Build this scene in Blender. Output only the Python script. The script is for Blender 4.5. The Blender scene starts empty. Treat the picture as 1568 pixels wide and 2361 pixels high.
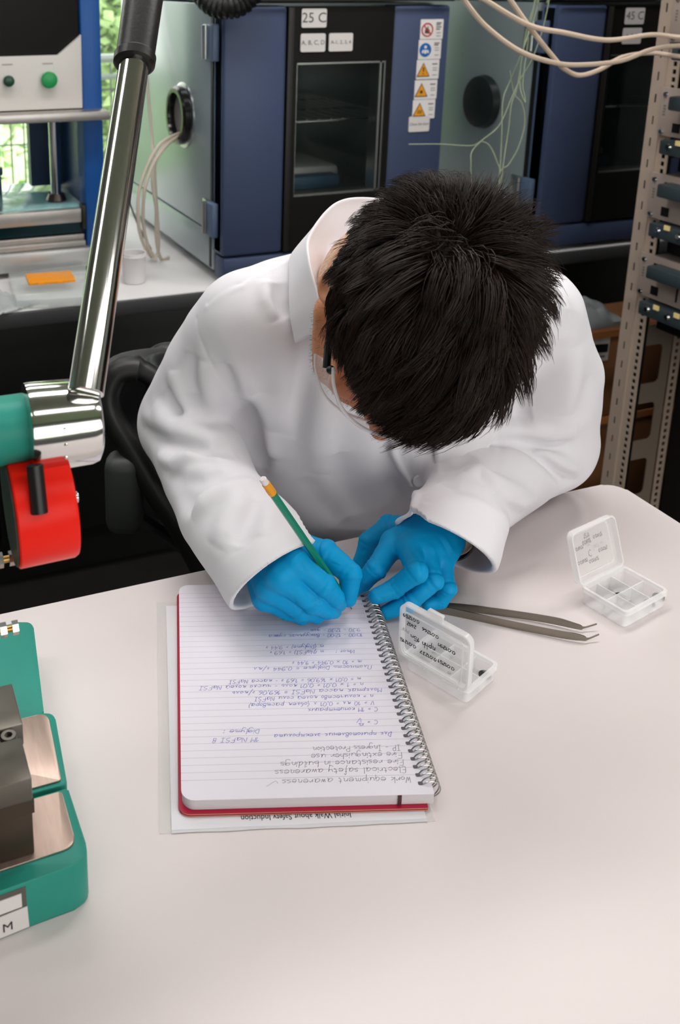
import bpy, bmesh, math, random
import numpy as np
from mathutils import Vector, Matrix, noise

sc = bpy.context.scene
COL = sc.collection
PI = math.pi

# ---------------------------------------------------------------- camera
YAW, PITCH, ROLL, F_PX = 0.3612, 0.2754, -0.0039, 2242.6
CAM_Z = 1.3999
cam_d = bpy.data.cameras.new('camera')
cam = bpy.data.objects.new('camera', cam_d)
COL.objects.link(cam)
cam_d.sensor_fit = 'AUTO'
cam_d.sensor_width = 36.0
cam_d.lens = F_PX / 2361 * 36.0
cam_d.shift_x = (784 - 483.0) / 2361
cam_d.shift_y = -(1180.5 - 597.0) / 2361
cam_d.clip_start = 0.02
_cy, _sy, _cp, _sp = math.cos(YAW), math.sin(YAW), math.cos(PITCH), math.sin(PITCH)
_fwd = Vector((_sy * _cp, _cy * _cp, -_sp))
_right0 = Vector((_cy, -_sy, 0))
_down0 = _fwd.cross(_right0)
_right = math.cos(ROLL) * _right0 + math.sin(ROLL) * _down0
_down = -math.sin(ROLL) * _right0 + math.cos(ROLL) * _down0
_m = Matrix((_right, -_down, -_fwd)).transposed().to_4x4()
_m.translation = Vector((0, 0, CAM_Z))
cam.matrix_world = _m
cam_d.dof.use_dof = True
cam_d.dof.focus_distance = 0.98
cam_d.dof.aperture_fstop = 9.0
sc.camera = cam

# ---------------------------------------------------------------- exposure, sky, lamps
sc.view_settings.view_transform = 'Standard'
sc.view_settings.look = 'None'
sc.view_settings.gamma = 1.0
sc.view_settings.use_curve_mapping = False
sc.view_settings.exposure = 0.0
world = bpy.data.worlds.new('sky')
sc.world = world
world.use_nodes = True
_bg = world.node_tree.nodes['Background']
# an even, overcast sky
_bg.inputs[0].default_value = (1.0, .985, .955, 1)
_bg.inputs[1].default_value = 4.3


def area_lamp(name, loc, size, size_y, power, col=(1, .968, .965), rot=(0, 0, 0)):
    d = bpy.data.lights.new(name, 'AREA')
    d.shape = 'RECTANGLE'
    d.size, d.size_y = size, size_y
    d.energy = power
    d.color = col
    o = bpy.data.objects.new(name, d)
    o.location = loc
    o.rotation_euler = rot
    COL.objects.link(o)
    return o


# ceiling panels of the room (x, y, size x, size y, watts)
CEIL_Z = 2.75
LAMP_K = .69
PANELS = [(0.60, 1.30, 1.2, .3, 26), (2.10, 1.30, 1.2, .3, 42), (-0.90, 1.30, 1.2, .3, 14),
          (0.60, -0.35, 1.2, .3, 6), (2.10, -0.35, 1.2, .3, 22), (-0.90, -0.35, 1.2, .3, 4),
          (0.10, 2.60, 1.2, .3, 14)]
for _i, (_x, _y, _sx, _sy2, _w) in enumerate(PANELS):
    area_lamp('ceiling_lamp', (_x, _y, CEIL_Z - .035), _sx, _sy2, _w * LAMP_K)
# the window on the back wall lets the sky in: a light portal only steers sampling, it gives off nothing
_p = area_lamp('window_portal', (.15, 3.19, 1.37), 1.9, 1.95, 1, rot=(-PI / 2, 0, 0))
_p.data.cycles.is_portal = True
# an unseen window added behind the photographer as front fill for the coat
_p = area_lamp('window_portal', (1.1, -2.19, 1.60), 3.4, 1.5, 1, rot=(PI / 2, 0, 0))
_p.data.cycles.is_portal = True

# ---------------------------------------------------------------- helpers
def lin(h):
    h = h.lstrip('#')
    c = [int(h[i:i + 2], 16) / 255 for i in (0, 2, 4)]
    return tuple(x / 12.92 if x <= .04045 else ((x + .055) / 1.055) ** 2.4 for x in c) + (1,)


MATS = {}


def mat(name, col='#808080', rough=.5, metal=0., spec=.5, trans=0., ior=1.45, alpha=1., coat=0., sheen=0.,
        noise_amt=0., noise_scale=30., bump=0., bump_scale=200., sss=0., emit=None, emit_s=0., aniso=0., stretch=None):
    if name in MATS:
        return MATS[name]
    m = bpy.data.materials.new(name)
    m.use_nodes = True
    nt = m.node_tree
    b = nt.nodes['Principled BSDF']
    c = lin(col) if isinstance(col, str) else tuple(col)
    I = b.inputs
    I['Base Color'].default_value = c
    I['Roughness'].default_value = rough
    I['Metallic'].default_value = metal
    I['Specular IOR Level'].default_value = spec
    I['Transmission Weight'].default_value = trans
    I['IOR'].default_value = ior
    I['Alpha'].default_value = alpha
    I['Coat Weight'].default_value = coat
    I['Sheen Weight'].default_value = sheen
    I['Anisotropic'].default_value = aniso
    if sss:
        I['Subsurface Weight'].default_value = sss
        I['Subsurface Radius'].default_value = (.012, .005, .003)
        I['Subsurface Scale'].default_value = 1.0
    if emit:
        I['Emission Color'].default_value = lin(emit)
        I['Emission Strength'].default_value = emit_s
    if noise_amt or bump:
        tc = nt.nodes.new('ShaderNodeTexCoord')
        src = tc.outputs['Object']
        if stretch:
            mp = nt.nodes.new('ShaderNodeMapping')
            mp.inputs['Scale'].default_value = stretch
            nt.links.new(src, mp.inputs[0])
            src = mp.outputs[0]
    if noise_amt:
        n = nt.nodes.new('ShaderNodeTexNoise')
        n.inputs['Scale'].default_value = noise_scale
        n.inputs['Detail'].default_value = 5
        nt.links.new(src, n.inputs['Vector'])
        r = nt.nodes.new('ShaderNodeMapRange')
        r.inputs['From Min'].default_value = .3
        r.inputs['From Max'].default_value = .7
        r.inputs['To Min'].default_value = 1 - noise_amt
        r.inputs['To Max'].default_value = 1 + noise_amt
        nt.links.new(n.outputs['Fac'], r.inputs['Value'])
        mx = nt.nodes.new('ShaderNodeVectorMath')
        mx.operation = 'SCALE'
        mx.inputs[0].default_value = c[:3]
        nt.links.new(r.outputs[0], mx.inputs['Scale'])
        nt.links.new(mx.outputs[0], I['Base Color'])
    if bump:
        n2 = nt.nodes.new('ShaderNodeTexNoise')
        n2.inputs['Scale'].default_value = bump_scale
        n2.inputs['Detail'].default_value = 4
        nt.links.new(src, n2.inputs['Vector'])
        bp = nt.nodes.new('ShaderNodeBump')
        bp.inputs['Strength'].default_value = bump
        bp.inputs['Distance'].default_value = .001
        nt.links.new(n2.outputs['Fac'], bp.inputs['Height'])
        nt.links.new(bp.outputs[0], I['Normal'])
    MATS[name] = m
    return m


def nb():
    return bmesh.new()


def box(bm, c, s, bev=0., M=None, seg=2):
    """box centred at c with full sizes s"""
    r = bmesh.ops.create_cube(bm, size=1.0)
    vs = r['verts']
    for v in vs:
        v.co = Vector((v.co.x * s[0] + c[0], v.co.y * s[1] + c[1], v.co.z * s[2] + c[2]))
    if bev:
        es = list({e for v in vs for e in v.link_edges})
        rr = bmesh.ops.bevel(bm, geom=es, offset=bev, segments=seg, affect='EDGES', profile=.5, clamp_overlap=True)
        vs = list({v for f in rr['faces'] for v in f.verts} | {v for v in vs if v.is_valid})
    if M is not None:
        for v in vs:
            v.co = M @ v.co
    return vs


def boxr(bm, lo, hi, bev=0., M=None, seg=2):
    return box(bm, [(a + b) / 2 for a, b in zip(lo, hi)], [b - a for a, b in zip(lo, hi)], bev, M, seg)


def frame_of(d):
    d = Vector(d).normalized()
    up = Vector((0, 0, 1)) if abs(d.z) < .9 else Vector((1, 0, 0))
    a = up.cross(d).normalized()
    return a, d.cross(a).normalized(), d


def tube(bm, pts, r, seg=8, closed=False, caps=True, flat=1.0):
    pts = [Vector(p) for p in pts]
    n = len(pts)
    rs = r if isinstance(r, (list, tuple)) else [r] * n
    a = None
    rings = []
    for i, p in enumerate(pts):
        if closed:
            t = pts[(i + 1) % n] - pts[i - 1]
        else:
            t = pts[min(i + 1, n - 1)] - pts[max(i - 1, 0)]
        t.normalize()
        if a is None:
            a, b, _ = frame_of(t)
        else:
            a = (a - t * a.dot(t)).normalized()
        b = t.cross(a)
        rings.append([bm.verts.new(p + (a * math.cos(2 * PI * k / seg) + b * (flat * math.sin(2 * PI * k / seg))) * rs[i]) for k in range(seg)])
    for i in range(n if closed else n - 1):
        A, B = rings[i], rings[(i + 1) % n]
        for k in range(seg):
            bm.faces.new((A[k], A[(k + 1) % seg], B[(k + 1) % seg], B[k]))
    if caps and not closed:
        bm.faces.new(rings[0][::-1])
        bm.faces.new(rings[-1])
    return rings


def cyl(bm, p0, p1, r0, r1=None, seg=28, bev=0.):
    r1 = r0 if r1 is None else r1
    p0, p1 = Vector(p0), Vector(p1)
    L = (p1 - p0).length
    if bev:
        b = min(bev, L * .45, r0 * .9, r1 * .9 if r1 else bev)
        prof = [(0, r0 - b), (b * .3, r0 - b * .3), (b, r0), (L - b, r1), (L - b * .3, r1 - b * .3), (L, r1 - b)]
    else:
        prof = [(0, r0), (L, r1)]
    d = (p1 - p0).normalized()
    return spin(bm, p0, d, prof, seg)


def spin(bm, p0, d, prof, seg=28, caps=True):
    """surface of revolution: profile [(along, radius)] about axis d from p0"""
    a, b, d = frame_of(d)
    p0 = Vector(p0)
    rings = []
    for (h, r) in prof:
        rings.append([bm.verts.new(p0 + d * h + (a * math.cos(2 * PI * k / seg) + b * math.sin(2 * PI * k / seg)) * max(r, 1e-5)) for k in range(seg)])
    for i in range(len(rings) - 1):
        A, B = rings[i], rings[i + 1]
        for k in range(seg):
            bm.faces.new((A[k], A[(k + 1) % seg], B[(k + 1) % seg], B[k]))
    if caps:
        bm.faces.new(rings[0][::-1])
        bm.faces.new(rings[-1])


def prism(bm, poly, z0, z1, M=None, bev=0.):
    """extrude a 2-D outline between z0 and z1"""
    lo = [bm.verts.new((x, y, z0)) for x, y in poly]
    hi = [bm.verts.new((x, y, z1)) for x, y in poly]
    n = len(poly)
    fs = [bm.faces.new(lo[::-1]), bm.faces.new(hi)]
    for i in range(n):
        fs.append(bm.faces.new((lo[i], lo[(i + 1) % n], hi[(i + 1) % n], hi[i])))
    vs = lo + hi
    if bev:
        es = list({e for f in fs[:2] for e in f.edges})
        rr = bmesh.ops.bevel(bm, geom=es, offset=bev, segments=2, affect='EDGES', profile=.5, clamp_overlap=True)
        vs = list({v for f in rr['faces'] for v in f.verts} | {v for v in vs if v.is_valid})
    if M is not None:
        for v in vs:
            v.co = M @ v.co
    return vs


def rrect(w, h, r, seg=6, cx=0, cy=0):
    out = []
    for (sx, sy, a0) in ((1, 1, 0), (-1, 1, 90), (-1, -1, 180), (1, -1, 270)):
        for k in range(seg + 1):
            a = math.radians(a0 + 90 * k / seg)
            out.append((cx + sx * (w / 2 - r) + r * math.cos(a), cy + sy * (h / 2 - r) + r * math.sin(a)))
    return out


def circ(r, n=24, cx=0, cy=0):
    return [(cx + r * math.cos(2 * PI * k / n), cy + r * math.sin(2 * PI * k / n)) for k in range(n)]


def plate_with_hole(bm, outer, inner, z0, z1, M=None):
    """flat ring between two outlines with the same number of points"""
    n = len(outer)
    V = [[bm.verts.new((x, y, z)) for x, y in o] for o in (outer, inner) for z in (z0, z1)]
    vs = [v for q in V for v in q]
    o0, o1, i0, i1 = V
    for k in range(n):
        j = (k + 1) % n
        bm.faces.new((o1[k], o1[j], i1[j], i1[k]))
        bm.faces.new((o0[j], o0[k], i0[k], i0[j]))
        bm.faces.new((o0[k], o0[j], o1[j], o1[k]))
        bm.faces.new((i0[j], i0[k], i1[k], i1[j]))
    if M is not None:
        for v in vs:
            v.co = M @ v.co


def mesh_of(name, bm, smooth=True, ang=35):
    bmesh.ops.recalc_face_normals(bm, faces=bm.faces[:])
    me = bpy.data.meshes.new(name)
    bm.to_mesh(me)
    bm.free()
    if smooth:
        me.polygons.foreach_set('use_smooth', [True] * len(me.polygons))
        me.set_sharp_from_angle(angle=math.radians(ang))
    return me


def obj(name, bm, m, parent=None, label=None, kind=None, smooth=True, ang=35):
    me = bm if isinstance(bm, bpy.types.Mesh) else mesh_of(name, bm, smooth, ang)
    if m is not None:
        me.materials.clear()
        me.materials.append(m)
    o = bpy.data.objects.new(name, me)
    COL.objects.link(o)
    if parent is not None:
        o.parent = parent
    if label:
        o['label'] = label
    if kind:
        o['kind'] = kind
    return o


def tag(o, label, cat, group=None):
    o['label'] = label
    o['category'] = cat
    if group:
        o['group'] = group
    return o


def thing(name, label, cat, loc=(0, 0, 0), rz=0., group=None):
    o = bpy.data.objects.new(name, None)
    COL.objects.link(o)
    o.empty_display_size = .05
    o.location = loc
    o.rotation_euler = (0, 0, rz)
    return tag(o, label, cat, group)


def struct(name, bm, m, **k):
    return obj(name, bm, m, kind='structure', **k)


def dup(o, parent=None):
    c = o.copy()
    COL.objects.link(c)
    c.parent = parent
    for ch in list(o.children):
        dup(ch, c)
    return c


def smooth_pts(pts, n=8):
    """Catmull-Rom through the points"""
    P = [Vector(p) for p in pts]
    if len(P) < 3:
        return P
    P = [P[0] * 2 - P[1]] + P + [P[-1] * 2 - P[-2]]
    out = []
    for i in range(1, len(P) - 2):
        a, b, c, d = P[i - 1:i + 3]
        for k in range(n):
            t = k / n
            out.append(.5 * ((2 * b) + (c - a) * t + (2 * a - 5 * b + 4 * c - d) * t * t + (3 * b - a - 3 * c + d) * t ** 3))
    out.append(P[-2])
    return out


def type_mesh(bm, txt, size, M, align='CENTER', shear=0., extrude=.0004, bold=0.):
    """printed lettering: Blender's own font turned into mesh"""
    cu = bpy.data.curves.new('lettering', 'FONT')
    cu.body = txt
    cu.size = size
    cu.align_x = align
    cu.align_y = 'CENTER'
    cu.shear = shear
    cu.offset = bold
    cu.resolution_u = 3
    o = bpy.data.objects.new('lettering', cu)
    COL.objects.link(o)
    dg = bpy.context.evaluated_depsgraph_get()
    me = bpy.data.meshes.new_from_object(o.evaluated_get(dg))
    me.transform(M)
    bm.from_mesh(me)
    bpy.data.objects.remove(o)
    bpy.data.curves.remove(cu)
    bpy.data.meshes.remove(me)


def face_M(origin, right, up):
    """matrix whose local x is right, y is up, z out of the face"""
    r, u = Vector(right).normalized(), Vector(up).normalized()
    m = Matrix((r, u, r.cross(u))).transposed().to_4x4()
    m.translation = Vector(origin)
    return m
# ---------------------------------------------------------------- the room
M_floor = mat('floor_vinyl', '#1b1a19', .45, noise_amt=.2, noise_scale=8)
M_wall = mat('wall_paint', '#858684', .7, bump=.1, bump_scale=90)
M_ceil = mat('ceiling_paint', '#9f9d99', .8)
M_dark = mat('matt_black', '#0c0c0b', .6)
M_white_pl = mat('white_plastic', '#dad8d6', .45)
XL, XR, YF, YB = -2.4, 3.6, -2.2, 3.2
bm = nb(); boxr(bm, (XL, YF, -.1), (XR, YB, 0)); struct('floor', bm, M_floor)
bm = nb(); boxr(bm, (XL, YF, CEIL_Z), (XR, YB, CEIL_Z + .1)); struct('ceiling', bm, M_ceil)
bm = nb(); boxr(bm, (XL - .1, YF, 0), (XL, YB, CEIL_Z)); struct('wall_left', bm, M_wall)
bm = nb(); boxr(bm, (XR, YF, 0), (XR + .1, YB, CEIL_Z)); struct('wall_right', bm, M_wall)
bm = nb()
GX0, GX1, GZ0, GZ1 = -.6, 2.8, .85, 2.35
for lo, hi in (((XL, YF - .12, 0), (GX0, YF, CEIL_Z)), ((GX1, YF - .12, 0), (XR, YF, CEIL_Z)), ((GX0, YF - .12, 0), (GX1, YF, GZ0)), ((GX0, YF - .12, GZ1), (GX1, YF, CEIL_Z))):
    boxr(bm, lo, hi)
struct('wall_front', bm, M_wall)
bm = nb()
for x in (GX0, 1.08, GX1 - .05):
    boxr(bm, (x, YF - .09, GZ0), (x + .05, YF - .03, GZ1), .004)
for z in (GZ0, GZ1 - .05):
    boxr(bm, (GX0 + .05, YF - .09, z), (GX1 - .05, YF - .03, z + .05), .004)
w2_ = struct('front_fill_window', bm, mat('window_frame_paint', '#cfd2d2', .4))  # added out of view so sky light fills from the front
for x0, x1 in ((GX0 + .05, 1.08), (1.13, GX1 - .05)):
    bm = nb(); boxr(bm, (x0, YF - .065, GZ0 + .05), (x1, YF - .06, GZ1 - .05)); obj('pane', bm, mat('clear_glass', '#ffffff', .02, alpha=.06), w2_)
WX0, WX1, WZ0, WZ1 = -.8, 1.1, .40, 2.35
bm = nb()
for lo, hi in (((XL, YB, 0), (WX0, YB + .15, CEIL_Z)), ((WX1, YB, 0), (XR, YB + .15, CEIL_Z)),
               ((WX0, YB, 0), (WX1, YB + .15, WZ0)), ((WX0, YB, WZ1), (WX1, YB + .15, CEIL_Z))):
    boxr(bm, lo, hi)
struct('wall_back', bm, M_wall)
bm = nb()
for lo, hi in (((WX0, YB + .03, WZ0), (WX0 + .05, YB + .10, WZ1)), ((WX1 - .05, YB + .03, WZ0), (WX1, YB + .10, WZ1)),
               ((WX0, YB + .03, WZ0), (WX1, YB + .10, WZ0 + .05)), ((WX0, YB + .03, WZ1 - .05), (WX1, YB + .10, WZ1)),
               ((.02, YB + .03, WZ0), (.07, YB + .10, WZ1))):
    boxr(bm, lo, hi, .004)
w1 = struct('window_1', bm, mat('window_frame_paint', '#cfd2d2', .4))
bm = nb(); boxr(bm, (WX0 + .05, YB + .06, WZ0 + .05), (.02, YB + .066, WZ1 - .05))
M_glass = mat('clear_glass', '#ffffff', .02, alpha=.06)
obj('pane', bm, M_glass, w1)
bm = nb(); boxr(bm, (.07, YB + .06, WZ0 + .05), (WX1 - .05, YB + .066, WZ1 - .05)); obj('pane', bm, M_glass, w1)
bm = nb(); boxr(bm, (WX0 - .03, YB - .12, WZ0 - .03), (WX1 + .03, YB + .03, WZ0), .005); struct('trim_1', bm, M_white_pl)
# ceiling light fittings
M_diff = mat('lamp_diffuser', '#ffffff', .5, emit='#fff8f8', emit_s=1.6)
for i, (x, y, sx, sy, w) in enumerate(PANELS):
    t = thing('ceiling_light', 'long white ceiling light panel, %s' % ['over the table by the seated person', 'above the right end of the table', 'left of the table near the bench',
        'behind the camera in the middle', 'behind the camera by the right wall', 'behind the camera by the left wall', 'over the back bench by the window'][i], 'light', (x, y, CEIL_Z - .03))
    bm = nb()
    for lo, hi in (((-sx / 2 - .03, -sy / 2 - .03, 0), (sx / 2 + .03, -sy / 2, .03)), ((-sx / 2 - .03, sy / 2, 0), (sx / 2 + .03, sy / 2 + .03, .03)),
                   ((-sx / 2 - .03, -sy / 2, 0), (-sx / 2, sy / 2, .03)), ((sx / 2, -sy / 2, 0), (sx / 2 + .03, sy / 2, .03))):
        boxr(bm, lo, hi)
    obj('frame', bm, M_white_pl, t)
    bm = nb(); boxr(bm, (-sx / 2, -sy / 2, .012), (sx / 2, sy / 2, .02)); obj('diffuser', bm, M_diff, t)

# ---------------------------------------------------------------- outside the window
M_leaf = [mat('leaf_green', '#a5cf86', .5, sss=0), mat('leaf_light_green', '#c9e3a6', .5), mat('leaf_deep_green', '#7fb27f', .5)]
bm = nb(); boxr(bm, (-30, -30, -.5), (30, 30, -.3)); struct('ground', bm, mat('outdoor_lawn', '#a9c98c', .9, noise_amt=.3, noise_scale=3))
rnd = random.Random(5)


def tree(name, label, x, y, h, w, n, mi, z0=.2):
    t = thing(name, label, 'tree', (x, y, -.3), 0, 'trees outside the window')
    bm = nb()
    tube(bm, [(0, 0, 0), (.05, 0, h * .4), (-.04, .05, h * .75), (0, 0, h)], [.07, .055, .035, .01], 8)
    for k in range(7):
        a = rnd.uniform(0, 6.28); z = rnd.uniform(.25, .8) * h
        tube(bm, [(0, 0, z), (.3 * w * math.cos(a), .3 * w * math.sin(a), z + .2), (.8 * w * math.cos(a), .8 * w * math.sin(a), z + .35)], [.025, .018, .006], 6)
    obj('trunk', bm, mat('bark', '#5a4c3c', .9), t)
    vs, fs = [], []
    for k in range(2 * n):
        c = Vector((rnd.gauss(0, .42) * w, rnd.gauss(0, .42) * w, z0 + rnd.random() ** .8 * (h - z0)))
        s = rnd.uniform(.03, .065)
        d = Vector((rnd.gauss(0, 1), rnd.gauss(0, 1), rnd.gauss(0, .6))).normalized()
        e = d.cross(Vector((rnd.gauss(0, 1), rnd.gauss(0, 1), rnd.gauss(0, 1)))).normalized()
        i = len(vs)
        f = d.cross(e) * s * .12
        vs += [c - d * s, c + e * s * .45 + f, c + d * s, c - e * s * .45 + f]
        fs += [(i, i + 1, i + 2), (i, i + 2, i + 3)]
    me = bpy.data.meshes.new('foliage'); me.from_pydata(vs, [], fs)
    obj('foliage', me, M_leaf[mi], t, kind='stuff')


tree('leafy_tree', 'bright green tree filling the window beside the chrome lever', 1.30, 4.9, 3.2, .55, 5200, 1)
tree('leafy_tree', 'deep green tree behind the bright one outside the window', 2.3, 7.6, 3.8, .9, 4200, 2)
tree('leafy_tree', 'green tree seen through the open gap of the blue press', .35, 5.6, 1.35, .42, 1500, 0)
tree('leafy_tree', 'small green tree at the far left outside the window', -1.2, 6.6, 2.6, .6, 2600, 0)
f = thing('wire_fence', 'thin wire fence seen through the window below the trees', 'fence', (0, 3.75, -.3))
bm = nb()
for i in range(60):
    x = -1.4 + i * .05
    tube(bm, [(x, 0, 0), (x, 0, 1.40)], .004, 4)
for z in (.15, .5, .85, 1.1, 1.3):
    tube(bm, [(-1.4, .006, z), (1.6, .006, z)], .004, 4)
obj('wire_mesh', bm, mat('fence_steel', '#6f7877', .5, .6), f, kind='stuff')
for x in (-1.4, .1, 1.6):
    bm = nb(); boxr(bm, (x - .02, .01, 0), (x + .02, .05, 1.45)); obj('post', bm, mat('fence_post', '#8d9493', .5, .5), f)
bm = nb(); tube(bm, [(-1.4, 0, 1.42), (1.6, 0, 1.42)], .018, 8); tube(bm, [(-1.4, 0, 1.35), (1.6, 0, 1.35)], .012, 8); obj('rail', bm, mat('fence_rail', '#b9c2c4', .4, .3), f)

# ---------------------------------------------------------------- white table in front
TZ = .74
M_table = mat('table_laminate', '#dad1d0', .45, spec=.3, noise_amt=.012, noise_scale=5)
tb = thing('lab_table', 'white laminate lab table with a rounded far corner, filling the foreground', 'table', (0, 0, 0))
r = .024
X1, Y1, X0, Y0 = .953, .934, -.85, -.30
poly = [(X0, Y0), (X1, Y0)] + [(X1 - r + r * math.cos(a), Y1 - r + r * math.sin(a)) for a in np.linspace(0, PI / 2, 9)] + [(X0, Y1)]
bm = nb(); prism(bm, poly, TZ - .028, TZ, bev=.0025); obj('tabletop', bm, M_table, tb)
M_leg = mat('table_leg_steel', '#2a2b2c', .4, .3)
for x in (X0 + .08, X1 - .08):
    for y in (Y0 + .1, Y1 - .16):
        bm = nb(); boxr(bm, (x - .025, y - .025, 0), (x + .025, y + .025, TZ - .028), .004); obj('leg', bm, M_leg, tb)
for y in (Y0 + .1, Y1 - .16):
    bm = nb(); boxr(bm, (X0 + .105, y - .015, TZ - .088), (X1 - .105, y + .015, TZ - .0285), .003); obj('apron', bm, M_leg, tb)

# ---------------------------------------------------------------- bench along the back
M_bench = mat('bench_top', '#d5d3d2', .35, spec=.4)
M_edge = mat('bench_edge', '#3c3d3e', .5)
bn = thing('lab_bench', 'long white bench along the back under the climate chambers and the blue press', 'bench', (0, 0, 0))
BY = 1.945
bm = nb(); boxr(bm, (-2.0, BY, TZ - .03), (3.3, 3.06, TZ), .002); obj('benchtop', bm, M_bench, bn)
bm = nb(); boxr(bm, (-2.0, BY - .012, TZ - .034), (3.3, BY - .0005, TZ - .001), .003); obj('edge_strip', bm, M_edge, bn)
for i, x in enumerate(np.arange(-2.0, 3.2, .75)):
    bm = nb(); boxr(bm, (x + .01, BY + .12, .12), (x + .74, 3.0, TZ - .031)); cp = obj('cupboard', bm, M_dark, bn)
    bm = nb(); boxr(bm, (x + .02, BY + .098, .14), (x + .73, BY + .118, TZ - .05), .003); obj('door', bm, mat('cupboard_black', '#121211', .45), cp)
bm = nb(); boxr(bm, (-1.98, BY + .16, 0), (3.28, 2.9, .12)); obj('plinth', bm, M_dark, bn)
# ---------------------------------------------------------------- climate chambers
M_cab = mat('chamber_grey', '#9fabad', .30, .35, noise_amt=.03, noise_scale=3)
M_blue = mat('chamber_blue', '#3f4a66', .45, spec=.3, bump=.08, bump_scale=900)
M_blue2 = mat('chamber_blue_side', '#566782', .45)
M_blk = mat('chamber_black', '#131211', .4, spec=.2)
M_gasket = mat('rubber_black', '#0b0b0b', .55)
M_steel = mat('brushed_steel', '#b9bcbb', .28, 1., aniso=.3)
M_label = mat('label_white', '#d5d0ce', .5)
M_ink = mat('label_ink', '#4a4645', .6)
M_inner = mat('chamber_inner_steel', '#b4beb9', .35, .5)


def flat_label(parent, x, z, w, h, y, text, size, name='label', shear=0):
    bm = nb(); prism(bm, rrect(w, h, .004), 0, .0012, face_M((x, y, z), (1, 0, 0), (0, 0, 1))); L = obj(name, bm, M_label, parent)
    if text:
        bm = nb(); type_mesh(bm, text, size, face_M((x, y - .0015, z), (1, 0, 0), (0, 0, 1)), shear=shear); obj('lettering', bm, M_ink, L)
    return L


def sticker(parent, x, z, y, kind):
    w, h = .060, .044
    F = face_M((x, y, z), (1, 0, 0), (0, 0, 1))
    bm = nb(); prism(bm, rrect(w, h, .002), 0, .001, F); L = obj('warning_sticker', bm, mat('sticker_white', '#e2dfdd', .4), parent)
    s = nb()
    F2 = face_M((x - .012, y - .0012, z - .001), (1, 0, 0), (0, 0, 1))
    if kind == 'fire':
        plate_with_hole(s, circ(.0155, 28), circ(.0125, 28), 0, .0005, F2)
        box(s, (0, 0, .0006), (.027, .0026, .0004), 0, F2 @ Matrix.Rotation(-PI / 4, 4, 'Z'))
        obj('symbol', s, mat('sign_red', '#c43a36', .5), L)
        s = nb(); prism(s, [(-.006, -.008), (.006, -.008), (.0065, -.001), (.003, .002), (.002, .009), (-.002, .003), (-.0045, .005), (-.006, -.002)], 0, .0004, F2)
        obj('flame', s, M_ink, L)
    elif kind == 'mask':
        prism(s, circ(.0155, 28), 0, .0004, F2)
        obj('symbol', s, mat('sign_blue', '#1d64ad', .5), L)
        s = nb(); prism(s, circ(.0035, 12, 0, .0065), .0004, .0007, F2)
        prism(s, [(-.009, -.002), (-.0045, .001), (-.0045, -.006), (-.009, -.008)], .0004, .0007, F2)
        prism(s, [(.009, -.002), (.0045, .001), (.0045, -.006), (.009, -.008)], .0004, .0007, F2)
        prism(s, rrect(.007, .009, .002, 3, 0, -.004), .0004, .0007, F2)
        obj('figure', s, mat('sticker_white', '#e2dfdd', .4), L)
    else:
        prism(s, [(-.0175, -.015), (.0175, -.015), (0, .0165)], 0, .0004, F2)
        obj('symbol', s, mat('sign_black', '#2a2521', .5), L)
        s = nb(); prism(s, [(-.0145, -.0133), (.0145, -.0133), (0, .0135)], .0004, .0007, F2)
        obj('field', s, mat('sign_amber', '#e59a1c', .5), L)
        s = nb()
        if kind == 'burst':
            prism(s, [((.0055 if k % 2 else .0022) * math.cos(k * PI / 8), -.004 + (.0055 if k % 2 else .0022) * math.sin(k * PI / 8)) for k in range(16)], .0007, .001, F2)
        elif kind == 'hot':
            for k in (-1, 0, 1):
                prism(s, [(k * .004 - .0008, -.009), (k * .004 + .0008, -.009), (k * .004 + .0016, -.003), (k * .004, .001), (k * .004 - .0004, -.003)], .0007, .001, F2)
        else:
            prism(s, [(-.0012, -.004), (.0012, -.004), (.0018, .006), (-.0018, .006)], .0007, .001, F2)
            prism(s, circ(.0016, 10, 0, -.0085), .0007, .001, F2)
        obj('mark', s, mat('sign_black', '#2a2521', .5), L)
    s = nb()
    F3 = face_M((x + .017, y - .0012, z), (1, 0, 0), (0, 0, 1))
    rows = {'fire': (.014, .010, .005, .000), 'mask': (.014, .010)}.get(kind, (.012,))
    for q, zz in enumerate(rows):
        prism(s, [(-.006, zz - .0013), (.008 - .003 * (q % 2), zz - .0013), (.008 - .003 * (q % 2), zz + .0013), (-.006, zz + .0013)], 0, .0003, F3)
    for zz in (.003, -.002, -.013) if kind not in ('fire',) else (-.008, -.015):
        prism(s, [(-.004, zz - .0006), (.008, zz - .0006), (.008, zz + .0006), (-.004, zz + .0006)], 0, .0003, F3)
    obj('print', s, mat('sticker_print', '#77706d', .6), L)


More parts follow.
